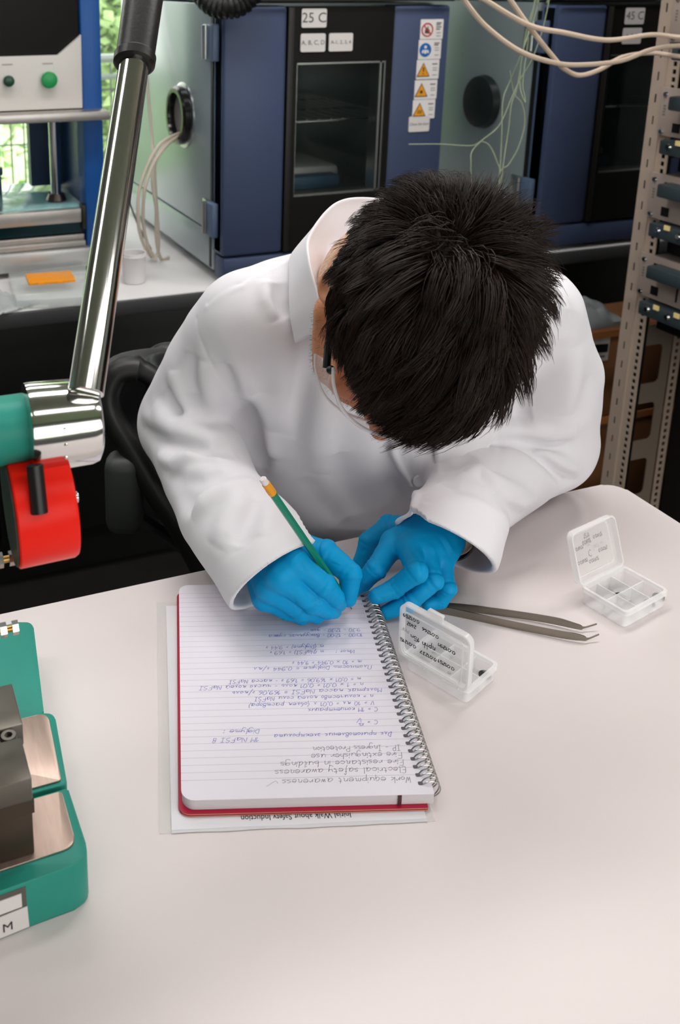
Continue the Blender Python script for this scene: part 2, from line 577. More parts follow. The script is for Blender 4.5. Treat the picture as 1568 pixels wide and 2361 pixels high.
def chamber(dx, label, texts, plug):
    ch = thing('climate_chamber', label, 'climate chamber', (.768 + dx, 1.95, TZ), 0, 'climate chambers on the back bench')
    # local: x right from the door's left edge, y back from the door face, z up from the bench
    W = .56
    # body: hollow behind the window
    bm = nb()
    boxr(bm, (0, .072, .112), (.055, .80, .62), .004)
    boxr(bm, (W - .055, .072, .112), (W, .80, .62), .004)
    boxr(bm, (.05, .072, .56), (W - .05, .80, .62)); boxr(bm, (.05, .072, .112), (W - .05, .80, .16)); boxr(bm, (.05, .70, .15), (W - .05, .80, .57))
    obj('body', bm, M_cab, ch)
    bm = nb(); boxr(bm, (0, .06, .024), (W, .80, .108), .004); obj('base_panel', bm, M_cab, ch)
    bm = nb(); boxr(bm, (.002, .0, .012), (W - .002, .058, .066), .006); obj('lower_front', bm, M_blue, ch)
    bm = nb(); boxr(bm, (-.002, .070, .03), (.004, .080, .105)); boxr(bm, (-.002, .062, .115), (.003, .074, .60)); obj('gap_strip', bm, M_gasket, ch)
    for x in (.05, W - .05):
        for y in (.12, .70):
            bm = nb(); cyl(bm, (x, y, 0), (x, y, .025), .022, .018, 16, .002); obj('foot', bm, M_gasket, ch)
    # inside: a wire shelf and two crumpled sample bags lie in the chamber
    bm = nb(); boxr(bm, (.055, .699, .16), (W - .055, .7, .56)); obj('back_lining', bm, M_inner, ch)
    bm = nb()
    for q in range(15):
        tube(bm, [(.06 + q * .0315, .1, .355), (.06 + q * .0315, .69, .355)], .0018, 5)
    for y in (.1, .3, .5, .69):
        tube(bm, [(.056, y, .352), (W - .056, y, .352)], .0025, 6)
    obj('wire_shelf', bm, M_steel, ch)
    bm = nb(); boxr(bm, (.12, .25, .165), (.42, .55, .215), .012); obj('sample_tray', bm, mat('tray_white', '#c8cdc9', .5), ch)
    bm = nb(); boxr(bm, (.18, .33, .215), (.34, .48, .262), .02); obj('sample_block', bm, mat('block_dark', '#272320', .5), ch)
    bm = nb(); boxr(bm, (.10, .20, .163), (.40, .245, .20), .012); obj('sample_bag', bm, mat('bag_blue', '#4f6f86', .4), ch)
    # door: blue side wings, black middle, window
    dr = obj('door', door_mesh(), M_blue, ch)
    bm = nb(); boxr(bm, (.0, .012, .072), (.018, .062, .614), .003); obj('door_edge', bm, M_blue2, dr)
    bm = nb()
    wx0, wx1, wz0, wz1 = .170, .394, .197, .495
    for lo, hi in (((.146, -.002, .072), (wx0, .05, .614)), ((wx1, -.002, .072), (.408, .05, .614)), ((wx0, -.002, .072), (wx1, .05, wz0)), ((wx0, -.002, wz1), (wx1, .05, .614))):
        boxr(bm, lo, hi)
    obj('middle_panel', bm, M_blk, dr)
    bm = nb(); boxr(bm, (.146, -.006, .072), (.160, -.0025, .614), .001); obj('handle_strip', bm, mat('chamber_black_edge', '#1d1a18', .5), dr)
    bm = nb()
    for lo, hi in (((wx0, .004, wz0), (wx0 + .004, .045, wz1)), ((wx1 - .014, .004, wz0), (wx1 - .009, .045, wz1)), ((wx0, .004, wz0), (wx1, .045, wz0 + .004)), ((wx0, .004, wz1 - .004), (wx1, .045, wz1)), ((wx1 - .004, .002, wz0), (wx1, .045, wz1))):
        boxr(bm, lo, hi)
    obj('window_trim', bm, M_steel, dr)
    bm = nb(); boxr(bm, (wx0 + .001, .008, wz0 + .001), (wx1 - .001, .012, wz1 - .001)); obj('window_pane', bm, mat('chamber_glass', '#1c2422', .03, spec=1., alpha=.13), dr)
    # hinges on the left side
    for z in (.50, .110):
        bm = nb(); boxr(bm, (-.016, .025, z), (-.001, .064, z + .078), .003); h = obj('hinge', bm, M_blue2, ch)
        bm = nb(); cyl(bm, (-.016, .072, z + .003), (-.016, .072, z + .075), .008, seg=12); obj('pin', bm, M_steel, h)
        bm = nb(); boxr(bm, (-.006, .074, z + .003), (-.001, .115, z + .075), .001); obj('leaf', bm, M_steel, h)
    # round cable port on the left side
    P = Vector((0, .262, .357))
    bm = nb()
    if plug:
        spin(bm, P, (-1, 0, 0), [(0, .070), (.004, .072), (.022, .068), (.026, .060)], 40); obj('port_plug', bm, mat('plug_rubber', '#1a2423', .35), ch)
    else:
        spin(bm, P, (-1, 0, 0), [(0, .078), (.003, .078), (.005, .074), (.005, .066)], 40); rg = obj('port_ring', bm, M_steel, ch)
        bm = nb(); spin(bm, P + Vector((-.0045, 0, 0)), (-1, 0, 0), [(0, .070), (.014, .070), (.020, .065), (.020, .055), (.012, .052), (.003, .052)], 40, caps=False); obj('gasket', bm, mat('gasket_shiny', '#141413', .2), ch)
        bm = nb(); spin(bm, P + Vector((-.004, 0, 0)), (-1, 0, 0), [(0, .053), (.002, .053)], 40); obj('port_foam', bm, mat('foam_grey', '#8f8a82', .9, bump=.5, bump_scale=300), ch)
    # printed labels
    y = -.0035
    for (x, z, w, h, t, s, sh) in texts:
        flat_label(ch, x, z, w, h, y if .146 < x < .41 else -.0005, t, s, shear=sh)
    return ch


def door_mesh():
    bm = nb()
    boxr(bm, (.0, 0, .070), (.146, .060, .616), .008)
    boxr(bm, (.408, 0, .070), (.556, .060, .616), .008)
    return bm


c1 = chamber(0, 'blue and black climate chamber marked 25 C, standing left of the other', [
    (.207, .590, .060, .040, '25 C', .030, 0), (.206, .538, .060, .039, 'A, B, C, D', .0135, 0), (.274, .538, .059, .039, 'A-1, 2, 3, 4', .0112, 0),
    (.489, .348, .056, .036, 'Close the door', .0085, .2)], False)
for k, (x, z) in enumerate(((.507, .563), (.505, .518), (.503, .473), (.501, .427), (.499, .382))):
    sticker(c1, x, z, -.0006, ('fire', 'mask', 'warn', 'burst', 'hot')[k])
c2 = chamber(.86, 'dark blue climate chamber marked 45 C, standing right of the other', [
    (.228, .588, .060, .040, '45 C', .028, 0), (.226, .540, .059, .039, 'A, B, D', .0135, 0)], True)
# the two upper units stacked on the chambers
for i, (dx, L) in enumerate(((0, 'upper climate chamber beside the black hose, stacked on the left-hand one'), (.86, 'upper climate chamber behind the hanging cables, stacked on the dark right-hand one'))):
    up = thing('upper_chamber', L, 'climate chamber', (.768 + dx, 1.95, TZ + .622), 0, 'upper chambers')
    bm = nb(); boxr(bm, (0, .075, .002), (.56, .80, .55), .004); obj('body', bm, M_cab, up)
    bm = nb(); boxr(bm, (-.002, -.006, .004), (.15, .07, .545), .008); boxr(bm, (.41, -.006, .004), (.56, .07, .545), .008); obj('door', bm, mat('chamber_blue_dark', '#2e3a50', .4), up)
    bm = nb(); boxr(bm, (.15, -.008, .004), (.41, .06, .545), .004); obj('middle_panel', bm, M_blk, up)
    bm = nb(); boxr(bm, (.0, -.012, .003), (.556, -.009, .008)); obj('seal', bm, M_gasket, up)
    bm = nb(); boxr(bm, (.50, -.014, .011), (.54, -.0065, .03), .002); obj('latch', bm, M_steel, up)

# black corrugated hose at the chamber's top corner
bm = nb()
ctr = smooth_pts([(.735, 2.12, 1.52), (.728, 2.03, 1.42), (.733, 1.96, 1.366), (.757, 1.916, 1.352), (.80, 1.911, 1.366), (.84, 1.911, 1.43), (.85, 1.911, 1.62), (.85, 1.911, 1.88)], 14)
rad = [.021 + .0028 * math.sin(i * 2.1) for i in range(len(ctr))]
tube(bm, ctr, rad, 14)
tag(obj('corrugated_hose', bm, mat('hose_black', '#10100f', .45)), 'black corrugated hose curling over the top left corner of the 25 C chamber', 'hose')

# ---------------------------------------------------------------- cables
M_cable = mat('cable_cream', '#d2c6b6', .5)
M_cable2 = mat('cable_beige', '#d8c3b0', .5)
M_wire = mat('wire_pale_green', '#8d9a80', .5)


def cable(pts, r, label, m, group, n=10):
    bm = nb(); tube(bm, smooth_pts(pts, n), r, 8)
    return tag(obj('cable', bm, m), label, 'cable', group)
PORT_CABLES = [
    ('left-hand outer', [(0.773, 2.225, 1.054), (0.728, 2.186, 1.051), (0.687, 2.162, 1.033), (0.653, 2.149, 0.984), (0.631, 2.140, 0.925), (0.633, 2.150, 0.850), (0.656, 2.186, 0.790), (0.688, 2.230, 0.7455)]),
    ('b', [(0.769, 2.215, 1.052), (0.723, 2.173, 1.042), (0.690, 2.147, 1.023), (0.663, 2.136, 0.990), (0.642, 2.128, 0.937), (0.644, 2.149, 0.860), (0.665, 2.183, 0.790), (0.692, 2.212, 0.7455)]),
    ('c', [(0.765, 2.208, 1.053), (0.727, 2.196, 1.043), (0.700, 2.189, 1.015), (0.682, 2.182, 0.981), (0.673, 2.161, 0.939), (0.681, 2.164, 0.885), (0.689, 2.189, 0.800), (0.707, 2.212, 0.7455), (0.730, 2.217, 0.7455)]),
    ('d', [(0.740, 2.46, 1.42), (0.735, 2.41, 1.28), (0.722, 2.355, 1.163), (0.711, 2.289, 1.042), (0.699, 2.236, 0.998), (0.693, 2.209, 0.939), (0.697, 2.202, 0.831), (0.699, 2.206, 0.770), (0.686, 2.202, 0.7455)]),
]
for (nm, p), L in zip(PORT_CABLES, ('cream cable leaving the chamber port in the widest loop to the bench', 'cream cable running just inside the widest loop from the port',
                                    'short cream cable dropping nearly straight from the chamber port', 'cream cable hanging straight down in front of the grey chamber side')):
    cable(p, .0042, L, M_cable, 'cables from the chamber port')
cable([(0.60, 2.30, 1.02), (0.638, 2.286, 0.908), (0.655, 2.289, 0.863), (0.681, 2.30, 0.801), (0.712, 2.31, 0.7435)], .0026, 'thin grey lead curving behind the chrome lever onto the bench', mat('lead_grey', '#7d8080', .5), 'cables from the chamber port')
HANG = [
    ([(0.66, 1.38, 2.74), (0.70, 1.39, 2.1), (0.80, 1.40, 1.60), (0.929, 1.374, 1.410), (0.957, 1.375, 1.377), (1.005, 1.378, 1.335), (1.087, 1.390, 1.292), (1.189, 1.422, 1.268), (1.268, 1.445, 1.261), (1.388, 1.478, 1.263), (1.475, 1.495, 1.281), (1.529, 1.477, 1.289), (1.56, 1.40, 1.294), (1.575, 1.25, 1.290), (1.598, 1.20, 1.290)], 'cream hanging cable sagging in the middle curve across the dark chamber'),
    ([(0.72, 1.33, 2.74), (0.75, 1.34, 2.1), (0.83, 1.36, 1.55), (0.923, 1.341, 1.404), (0.977, 1.346, 1.377), (1.085, 1.370, 1.336), (1.187, 1.405, 1.321), (1.324, 1.448, 1.304), (1.460, 1.483, 1.310), (1.521, 1.471, 1.305), (1.565, 1.40, 1.308), (1.598, 1.26, 1.305)], 'cream hanging cable taking the flattest, topmost run to the rack'),
    ([(0.84, 1.42, 2.74), (0.88, 1.42, 2.1), (0.98, 1.42, 1.62), (1.052, 1.415, 1.408), (1.079, 1.417, 1.376), (1.135, 1.425, 1.325), (1.211, 1.446, 1.270), (1.239, 1.453, 1.253), (1.284, 1.466, 1.240), (1.352, 1.492, 1.246), (1.427, 1.514, 1.267), (1.499, 1.515, 1.273), (1.535, 1.480, 1.268), (1.57, 1.38, 1.270), (1.598, 1.30, 1.27)], 'cream hanging cable dipping lowest before it rises to the rack')]
for p, L in HANG:
    cable(p, .0046, L, M_cable2, 'cables hanging to the rack')
WIRES = [
    [(1.46, 1.66, 2.74), (1.40, 1.66, 1.75), (1.334, 1.661, 1.397), (1.336, 1.664, 1.372), (1.324, 1.664, 1.321), (1.304, 1.665, 1.261), (1.291, 1.676, 1.208), (1.275, 1.671, 1.173), (1.267, 1.656, 1.113), (1.255, 1.635, 1.027), (1.25, 1.63, .93)],
    [(1.47, 1.68, 2.74), (1.41, 1.68, 1.75), (1.339, 1.675, 1.397), (1.339, 1.678, 1.371), (1.323, 1.677, 1.312), (1.310, 1.670, 1.234), (1.302, 1.666, 1.191), (1.291, 1.663, 1.165), (1.280, 1.652, 1.113), (1.260, 1.634, 1.027), (1.256, 1.63, .93)],
    [(1.49, 1.65, 2.74), (1.43, 1.65, 1.75), (1.354, 1.654, 1.397), (1.348, 1.648, 1.372), (1.337, 1.646, 1.313), (1.317, 1.646, 1.253), (1.300, 1.653, 1.218), (1.280, 1.650, 1.180), (1.250, 1.644, 1.125), (1.214, 1.649, 1.095), (1.193, 1.650, 1.073), (1.189, 1.644, 1.048), (1.195, 1.64, .95)],
    [(1.44, 1.64, 2.74), (1.36, 1.64, 1.75), (1.304, 1.638, 1.355), (1.285, 1.633, 1.280), (1.280, 1.631, 1.229), (1.278, 1.623, 1.200), (1.281, 1.615, 1.181), (1.285, 1.613, 1.174), (1.286, 1.618, 1.186), (1.284, 1.625, 1.215), (1.300, 1.64, 1.30)],
    [(1.300, 1.69, 1.23), (1.311, 1.684, 1.184), (1.324, 1.672, 1.163), (1.326, 1.660, 1.124), (1.309, 1.652, 1.076), (1.286, 1.650, 1.041), (1.261, 1.643, 1.024), (1.252, 1.64, .93)],
    [(1.10, 1.74, 1.08), (1.175, 1.736, 1.077), (1.234, 1.713, 1.074), (1.250, 1.698, 1.084), (1.260, 1.681, 1.076), (1.265, 1.659, 1.045), (1.258, 1.64, 1.024), (1.25, 1.64, .93)]]
WIRE_SAYS = ['hanging almost straight at the left of the tangle', 'hanging straight just right of the straightest one', 'crossing the tangle and swinging out over the black port plug', 'ending in a short hook high in the tangle', 'bowing out to the right in a wide arc', 'running level from the blue door edge before dropping']
for p, say in zip(WIRES, WIRE_SAYS):
    bm = nb(); tube(bm, smooth_pts(p, 8), .0013, 6)
    tag(obj('wire', bm, M_wire), 'thin pale green wire ' + say, 'wire', 'thin green wires hanging in a tangle')

# ---------------------------------------------------------------- blue hot press on the bench
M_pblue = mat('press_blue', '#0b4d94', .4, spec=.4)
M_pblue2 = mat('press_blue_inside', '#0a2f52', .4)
M_alu = mat('milled_aluminium', '#b7b3ae', .35, .85, noise_amt=.05, noise_scale=40)
M_pan = mat('press_panel', '#dcd7d2', .5)
M_rod = mat('polished_rod', '#c6c8c8', .12, 1.)
M_clear = mat('clear_acrylic', '#dfe6e4', .06, spec=.8, alpha=.38)
bp = thing('hot_press', 'blue framed press with white control panel and green buttons on the bench', 'press', (.32, 2.2, TZ))
# local x right, y back, z up; the machine runs on to the left out of the frame
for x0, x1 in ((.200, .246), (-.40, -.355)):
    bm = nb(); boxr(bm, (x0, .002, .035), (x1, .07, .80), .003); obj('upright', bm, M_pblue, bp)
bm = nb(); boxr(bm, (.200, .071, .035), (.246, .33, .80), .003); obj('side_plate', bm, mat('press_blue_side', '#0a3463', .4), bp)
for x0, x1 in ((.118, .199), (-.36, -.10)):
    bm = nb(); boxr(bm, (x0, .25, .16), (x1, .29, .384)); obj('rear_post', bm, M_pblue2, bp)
bm = nb(); boxr(bm, (-.354, .012, .3835), (.1995, .33, .80), .003); obj('head_box', bm, mat('press_head', '#14120f', .55, spec=.2), bp)
bm = nb(); prism(bm, [(-.354, 0), (.199, 0), (.201, .165), (.147, .118), (-.354, .118)], 0, .011, face_M((0, .012, .385), (1, 0, 0), (0, 0, 1)), .002); obj('control_panel', bm, M_pan, bp)
for x, r, m, c in ((.122, .0185, mat('button_green', '#12934c', .35), 'big bright green push button'), (.032, .0125, mat('button_deep_green', '#10402c', .3), 'small deep green indicator')):
    bm = nb(); cyl(bm, (x, .001, .452), (x, -.006, .452), r * .85, seg=24); cyl(bm, (x, -.006, .452), (x, -.017, .452), r, seg=28, bev=.004); obj('push_button', bm, m, bp, label=c)
    bm = nb(); prism(bm, [(x - .012, .486), (x + .012, .486), (x + .012, .4885), (x - .012, .4885)], 0, .0006, face_M((0, .001, 0), (1, 0, 0), (0, 0, 1))); obj('button_print', bm, mat('faint_print', '#9d9893', .6), bp)
bm = nb(); boxr(bm, (-.40, -.05, .362), (.249, .34, .3825), .002); obj('cross_plate', bm, M_alu, bp)
for x in (.148, -.012, -.30):
    bm = nb(); cyl(bm, (x, .09, .16), (x, .09, .361), .0125, seg=20); obj('guide_rod', bm, M_rod, bp)
    bm = nb(); cyl(bm, (x, .09, .1535), (x, .09, .172), .025, .020, seg=24, bev=.003); obj('rod_collar', bm, mat('collar_steel', '#57514a', .3, .9), bp)
bm = nb(); cyl(bm, (-.012, .03, .1535), (-.012, .03, .235), .022, seg=24, bev=.003); cyl(bm, (-.012, .03, .236), (-.012, .03, .256), .026, seg=24, bev=.003); obj('cylinder_head', bm, M_rod, bp)
bm = nb(); boxr(bm, (-.354, .02, .145), (.198, .33, .1535), .001); obj('glass_plate', bm, mat('plate_glass', '#8fc4c8', .05, spec=.9, alpha=.7), bp)
bm = nb(); boxr(bm, (-.354, .0, .117), (.188, .018, .150), .002); boxr(bm, (-.354, .0185, .117), (.188, .30, .1445)); obj('lower_platen', bm, M_alu, bp)
bm = nb(); boxr(bm, (.1885, -.004, .10), (.199, .03, .158), .002); obj('latch', bm, mat('latch_black', '#151412', .4), bp)
bm = nb(); boxr(bm, (-.354, .012, .090), (.19, .30, .1165)); obj('heater_block', bm, mat('heater_teal', '#0e3136', .15, .3), bp)
for z in (.060, .073):
    bm = nb(); boxr(bm, (-.354, -.004 + (z - .06), z), (.195, .30, z + .0125), .001); obj('base_rail', bm, M_alu, bp)
bm = nb(); boxr(bm, (-.38, -.02, .014), (.215, .0015, .0585), .002); boxr(bm, (-.354, .003, .0345), (.1985, .30, .0585)); obj('base_plate', bm, mat('base_alu', '#c6c6c4', .3, .7), bp)
for x in (-.33, .17):
    for y in (.02, .27):
        bm = nb(); cyl(bm, (x, y, 0), (x, y, .0345 if y > .1 else .0345), .018, seg=16); obj('foot', bm, M_gasket, bp)

# ---------------------------------------------------------------- small things on the bench
t = thing('plastic_cup', 'white plastic pot standing on the bench right of the chrome lever', 'cup', (.594, 2.062, TZ))
bm = nb(); spin(bm, (0, 0, 0), (0, 0, 1), [(0, .024), (.002, .0262), (.062, .0278), (.063, .0285), (.070, .0288), (.071, .028), (.0705, .0262), (.010, .0245), (.006, .001)], 36, caps=True); obj('body', bm, mat('pot_white', '#e3dfdf', .35, sss=.0), t)
bm = nb(); spin(bm, (0, 0, .0612), (0, 0, 1), [(0, .0279), (.0015, .0296), (.0045, .0296), (.006, .0286)], 36, caps=False); obj('rim', bm, mat('pot_white', '#e3dfdf', .35), t)
t = thing('clear_block', 'thick clear acrylic block lying on the bench under the orange plate', 'block', (.398, 2.07, TZ + .0005), .0)
bm = nb(); prism(bm, [(-.092, -.118), (.047, -.140), (.110, .100), (-.075, .088)], 0, .021, bev=.002); obj('slab', bm, M_clear, t)
t = thing('orange_plate', 'small bright orange plastic plate lying on the clear block', 'plate', (.404, 2.08, TZ + .0215), -.08)
bm = nb(); prism(bm, rrect(.103, .074, .003, 3), 0, .006, bev=.001); obj('plate', bm, mat('orange_plastic', '#f59a14', .4), t)
bm = nb()
for x in (-.03, .012):
    boxr(bm, (x, -.040, .0005), (x + .012, -.0375, .004))
obj('tab', bm, mat('orange_plastic', '#f59a14', .4), t)
t = thing('plastic_bag', 'crumpled clear bag with a dark strip lying at the left end of the bench', 'bag', (.27, 2.02, TZ + .0005), .5)
bm = nb()
N = 14
vv = [[bm.verts.new((-.05 + .1 * i / N, -.085 + .17 * j / N, .004 + .010 * abs(noise.noise(Vector((i * .5, j * .5, 3)))) + .0)) for j in range(N + 1)] for i in range(N + 1)]
for i in range(N):
    for j in range(N):
        bm.faces.new((vv[i][j], vv[i + 1][j], vv[i + 1][j + 1], vv[i][j + 1]))
me = mesh_of('film', bm); o = obj('film', me, mat('bag_film', '#ccd2d1', .15, spec=.7, alpha=.55), t); md = o.modifiers.new('s', 'SOLIDIFY'); md.thickness = .001
bm = nb(); boxr(bm, (-.03, -.06, .0005), (.0, .06, .0035), .001); obj('strip', bm, mat('dark_strip', '#59605f', .3, .3), t)

# ---------------------------------------------------------------- perforated equipment rack at the right
M_rack = mat('rack_beige', '#c3b09f', .5, noise_amt=.03, noise_scale=20)
M_mod = mat('module_beige', '#bcaba0', .5)
M_teal = mat('connector_teal', '#3f4d52', .45)
rk = thing('equipment_rack', 'beige perforated equipment rack with plug-in modules at the right edge', 'rack', (1.6, 1.6, 0))
# local: x back into the rack, y towards the wall, z up.  Front plane x = 0 faces the table.


def holed_strip(bm, y0, y1, z0, z1, pitch, hw, hh, x=0., yc=None, d=.002):
    """strip in the plane x, with one real hole per pitch"""
    n = int((z1 - z0) / pitch)
    yc = (y0 + y1) / 2 if yc is None else yc
    for k in range(n):
        za, zb = z0 + k * pitch, z0 + (k + 1) * pitch
        zc = (za + zb) / 2
        a, b, c, e = yc - hw / 2, yc + hw / 2, zc - hh / 2, zc + hh / 2
        for lo, hi in (((y0, za), (a, zb)), ((b, za), (y1, zb)), ((a, za), (b, c)), ((a, e), (b, zb))):
            boxr(bm, (x, lo[0], lo[1]), (x + d, hi[0], hi[1]))


bm = nb(); holed_strip(bm, -.022, .008, 0, 2.1, .046, .0045, .018); boxr(bm, (.0, .008, 0), (.034, .0098, 2.1)); obj('slotted_post', bm, M_rack, rk)
bm = nb(); boxr(bm, (.004, -.0215, 0), (.006, .0075, 2.1)); obj('post_shade_sheet', bm, M_dark, rk)  # black sheet put in so the slots look dark
bm = nb(); holed_strip(bm, -.056, -.026, 0, 2.1, .01588, .0095, .0095, .004, -.044); boxr(bm, (.0, -.026, 0), (.006, -.0222, 2.1)); obj('mounting_flange', bm, M_rack, rk)
bm = nb(); boxr(bm, (.012, -.056, 0), (.014, -.026, 2.1)); obj('flange_shade_sheet', bm, M_dark, rk)  # black sheet stands in for the shade behind the square holes
# side panel towards the wall with rounded cut-outs, and the rear flange
bm = nb()
for k in range(14):
    z0 = .05 + k * .145
    o_, i_ = rrect(.118, .145, .0005, 5, .095, z0 + .0725), rrect(.074, .095, .012, 5, .091, z0 + .0725)
    plate_with_hole(bm, o_, i_, 0, .002, Matrix(((1, 0, 0, 0), (0, 0, 1, .004), (0, 1, 0, 0), (0, 0, 0, 1))))
obj('side_panel', bm, mat('rack_beige_shaded', '#8f8173', .5), rk)  # rack beige darkened: the panel's shade is put into its colour
bm = nb()
n = 120
for k in range(n):
    z0 = .05 + k * .0169
    o_, i_ = rrect(.026, .0169, .0004, 2, .168, z0 + .008), rrect(.0095, .0095, .001, 2, .168, z0 + .008)
    plate_with_hole(bm, o_, i_, 0, .002, Matrix(((1, 0, 0, 0), (0, 0, 1, .000), (0, 1, 0, 0), (0, 0, 0, 1))))
obj('rear_flange', bm, M_rack, rk, smooth=False)
bm = nb(); boxr(bm, (.185, -.9, .02), (.60, .0, 2.05)); obj('cabinet_back', bm, M_dark, rk)
for (y, x) in ((-.93, 0.0), (-.93, .57)):
    bm = nb(); boxr(bm, (x, y, 0), (x + .03, y + .03, 2.1)); obj('near_post', bm, M_rack, rk)
bm = nb(); boxr(bm, (.0, -.93, 0), (.6, .0098, .05)); boxr(bm, (0, -.93, 2.1), (.6, .0098, 2.13)); obj('frame_rail', bm, M_rack, rk)
M_led = mat('led_yellow', '#f3dc9a', .4, emit='#ffd98a', emit_s=.12)
for k, (z0, z1) in enumerate(((.752, .846), (.925, 1.021), (1.10, 1.199), (1.29, 1.39), (1.48, 1.58))):
    bm = nb(); boxr(bm, (-.006, -.90, z0), (.0, -.028, z1), .001); md_ = obj('module', bm, M_mod, rk)
    bm = nb(); boxr(bm, (.02, -.88, z0 - .018), (.17, -.064, z0 - .004)); boxr(bm, (.001, -.90, z1 - .003), (.18, -.06, z1)); obj('ledge', bm, mat('ledge_grey', '#8a7f76', .5), md_)
    bm = nb(); boxr(bm, (.03, -.88, z0 - .075), (.17, -.062, z0 - .02)); obj('device', bm, mat('device_dark', '#181716', .4), md_)
    # teal connector bracket under the module with screws and leds
    bm = nb(); boxr(bm, (-.030, -.88, z0 - .034), (.01, -.062, z0 - .004), .004); br = obj('bracket', bm, M_teal, md_)
    for q in range(3):
        bm = nb(); cyl(bm, (-.030, -.088 - q * .055, z0 - .016), (-.034, -.088 - q * .055, z0 - .016), .007, .005, 12); obj('screw', bm, M_rod, br)
        bm = nb(); boxr(bm, (-.033, -.120 - q * .055, z0 - .010), (-.0301, -.106 - q * .055, z0 + .0)); obj('led', bm, M_led, br)
    bm = nb(); boxr(bm, (-.045, -.60, z1 - .040), (-.0065, -.085, z1 - .012), .004); obj('handle_bar', bm, M_teal, md_)
    for zz in (z0 + .010, z1 - .034):
        bm = nb(); boxr(bm, (-.0075, -.088, zz), (-.0062, -.068, zz + .019)); obj('socket', bm, M_gasket, md_)
    bm = nb(); boxr(bm, (-.0075, -.140, z0 + .012), (-.0062, -.136, z0 + .058)); obj('slit', bm, M_gasket, md_)
    for zz in (z0 + .008, z1 - .014):
        bm = nb(); cyl(bm, (-.006, -.040, zz), (-.0095, -.040, zz), .006, .0045, 14); obj('bolt', bm, M_rod, md_)
    bm = nb()
    for q in range(4):
        boxr(bm, (-.0066, -.044, z0 + .042 + q * .006), (-.0061, -.038, z0 + .0455 + q * .006))
    obj('print', bm, mat('faint_print2', '#8f857d', .6), md_)

# ---------------------------------------------------------------- cardboard boxes between rack and bench
M_card = mat('cardboard', '#7a4e2b', .8, noise_amt=.06, noise_scale=14)
M_card2 = mat('cardboard_edge', '#a96a35', .8)
for i, (z0, z1, L) in enumerate(((0, .355, 'brown cardboard box on the floor, lower of the two by the rack'), (.357, .59, 'brown cardboard box with a black and white label, upper of the two'))):
    t = thing('cardboard_box', L, 'box', (1.555, 1.755, z0), 0, 'cardboard boxes by the rack')
    bm = nb(); boxr(bm, (0, 0, 0), (.42, .165, z1 - z0), .004); obj('body', bm, M_card, t)
    bm = nb(); boxr(bm, (-.003, -.003, z1 - z0 - .020), (.423, -.0002, z1 - z0 - .002)); obj('flap_edge', bm, M_card2, t)
    if i:
        F = face_M((.130, -.0006, .184), (1, 0, 0), (0, 0, 1))
        bm = nb(); prism(bm, rrect(.062, .064, .003), 0, .0008, F); L_ = obj('label', bm, mat('label_paper', '#b9b2ab', .6), t)
        bm = nb(); prism(bm, [(-.026, -.006), (.027, -.010), (.027, .012), (-.026, .016)], .0009, .0013, F); obj('black_bar', bm, M_gasket, L_)
        bm = nb(); prism(bm, [(-.018, -.020), (.020, -.022), (.020, -.018), (-.018, -.016)], .0009, .0013, F); obj('print', bm, M_ink, L_)
t = thing('plastic_sheet', 'crumpled grey plastic sheet lying on the upper cardboard box', 'plastic', (1.66, 1.84, .591))
bm = nb()
N = 22
vv = [[bm.verts.new((-.09 + .2 * i / N, -.075 + .15 * j / N, .012 + .05 * max(0, 1 - ((i - N / 2) / (N / 2)) ** 4) * max(0, 1 - ((j - N / 2) / (N / 2)) ** 4) * (.7 + .6 * noise.noise(Vector((i * .35, j * .12, 1.))))) ) for j in range(N + 1)] for i in range(N + 1)]
for i in range(N):
    for j in range(N):
        bm.faces.new((vv[i][j], vv[i + 1][j], vv[i + 1][j + 1], vv[i][j + 1]))
low = {}
rim = [vv[i][0] for i in range(N + 1)] + [vv[N][j] for j in range(1, N + 1)] + [vv[i][N] for i in range(N - 1, -1, -1)] + [vv[0][j] for j in range(N - 1, 0, -1)]
lo_ = [bm.verts.new((v.co.x, v.co.y, 0)) for v in rim]
for k in range(len(rim)):
    bm.faces.new((rim[k], lo_[k], lo_[(k + 1) % len(rim)], rim[(k + 1) % len(rim)]))
bm.faces.new(lo_)
obj('sheet', bm, mat('grey_film', '#8b8f90', .3, spec=.6), t)
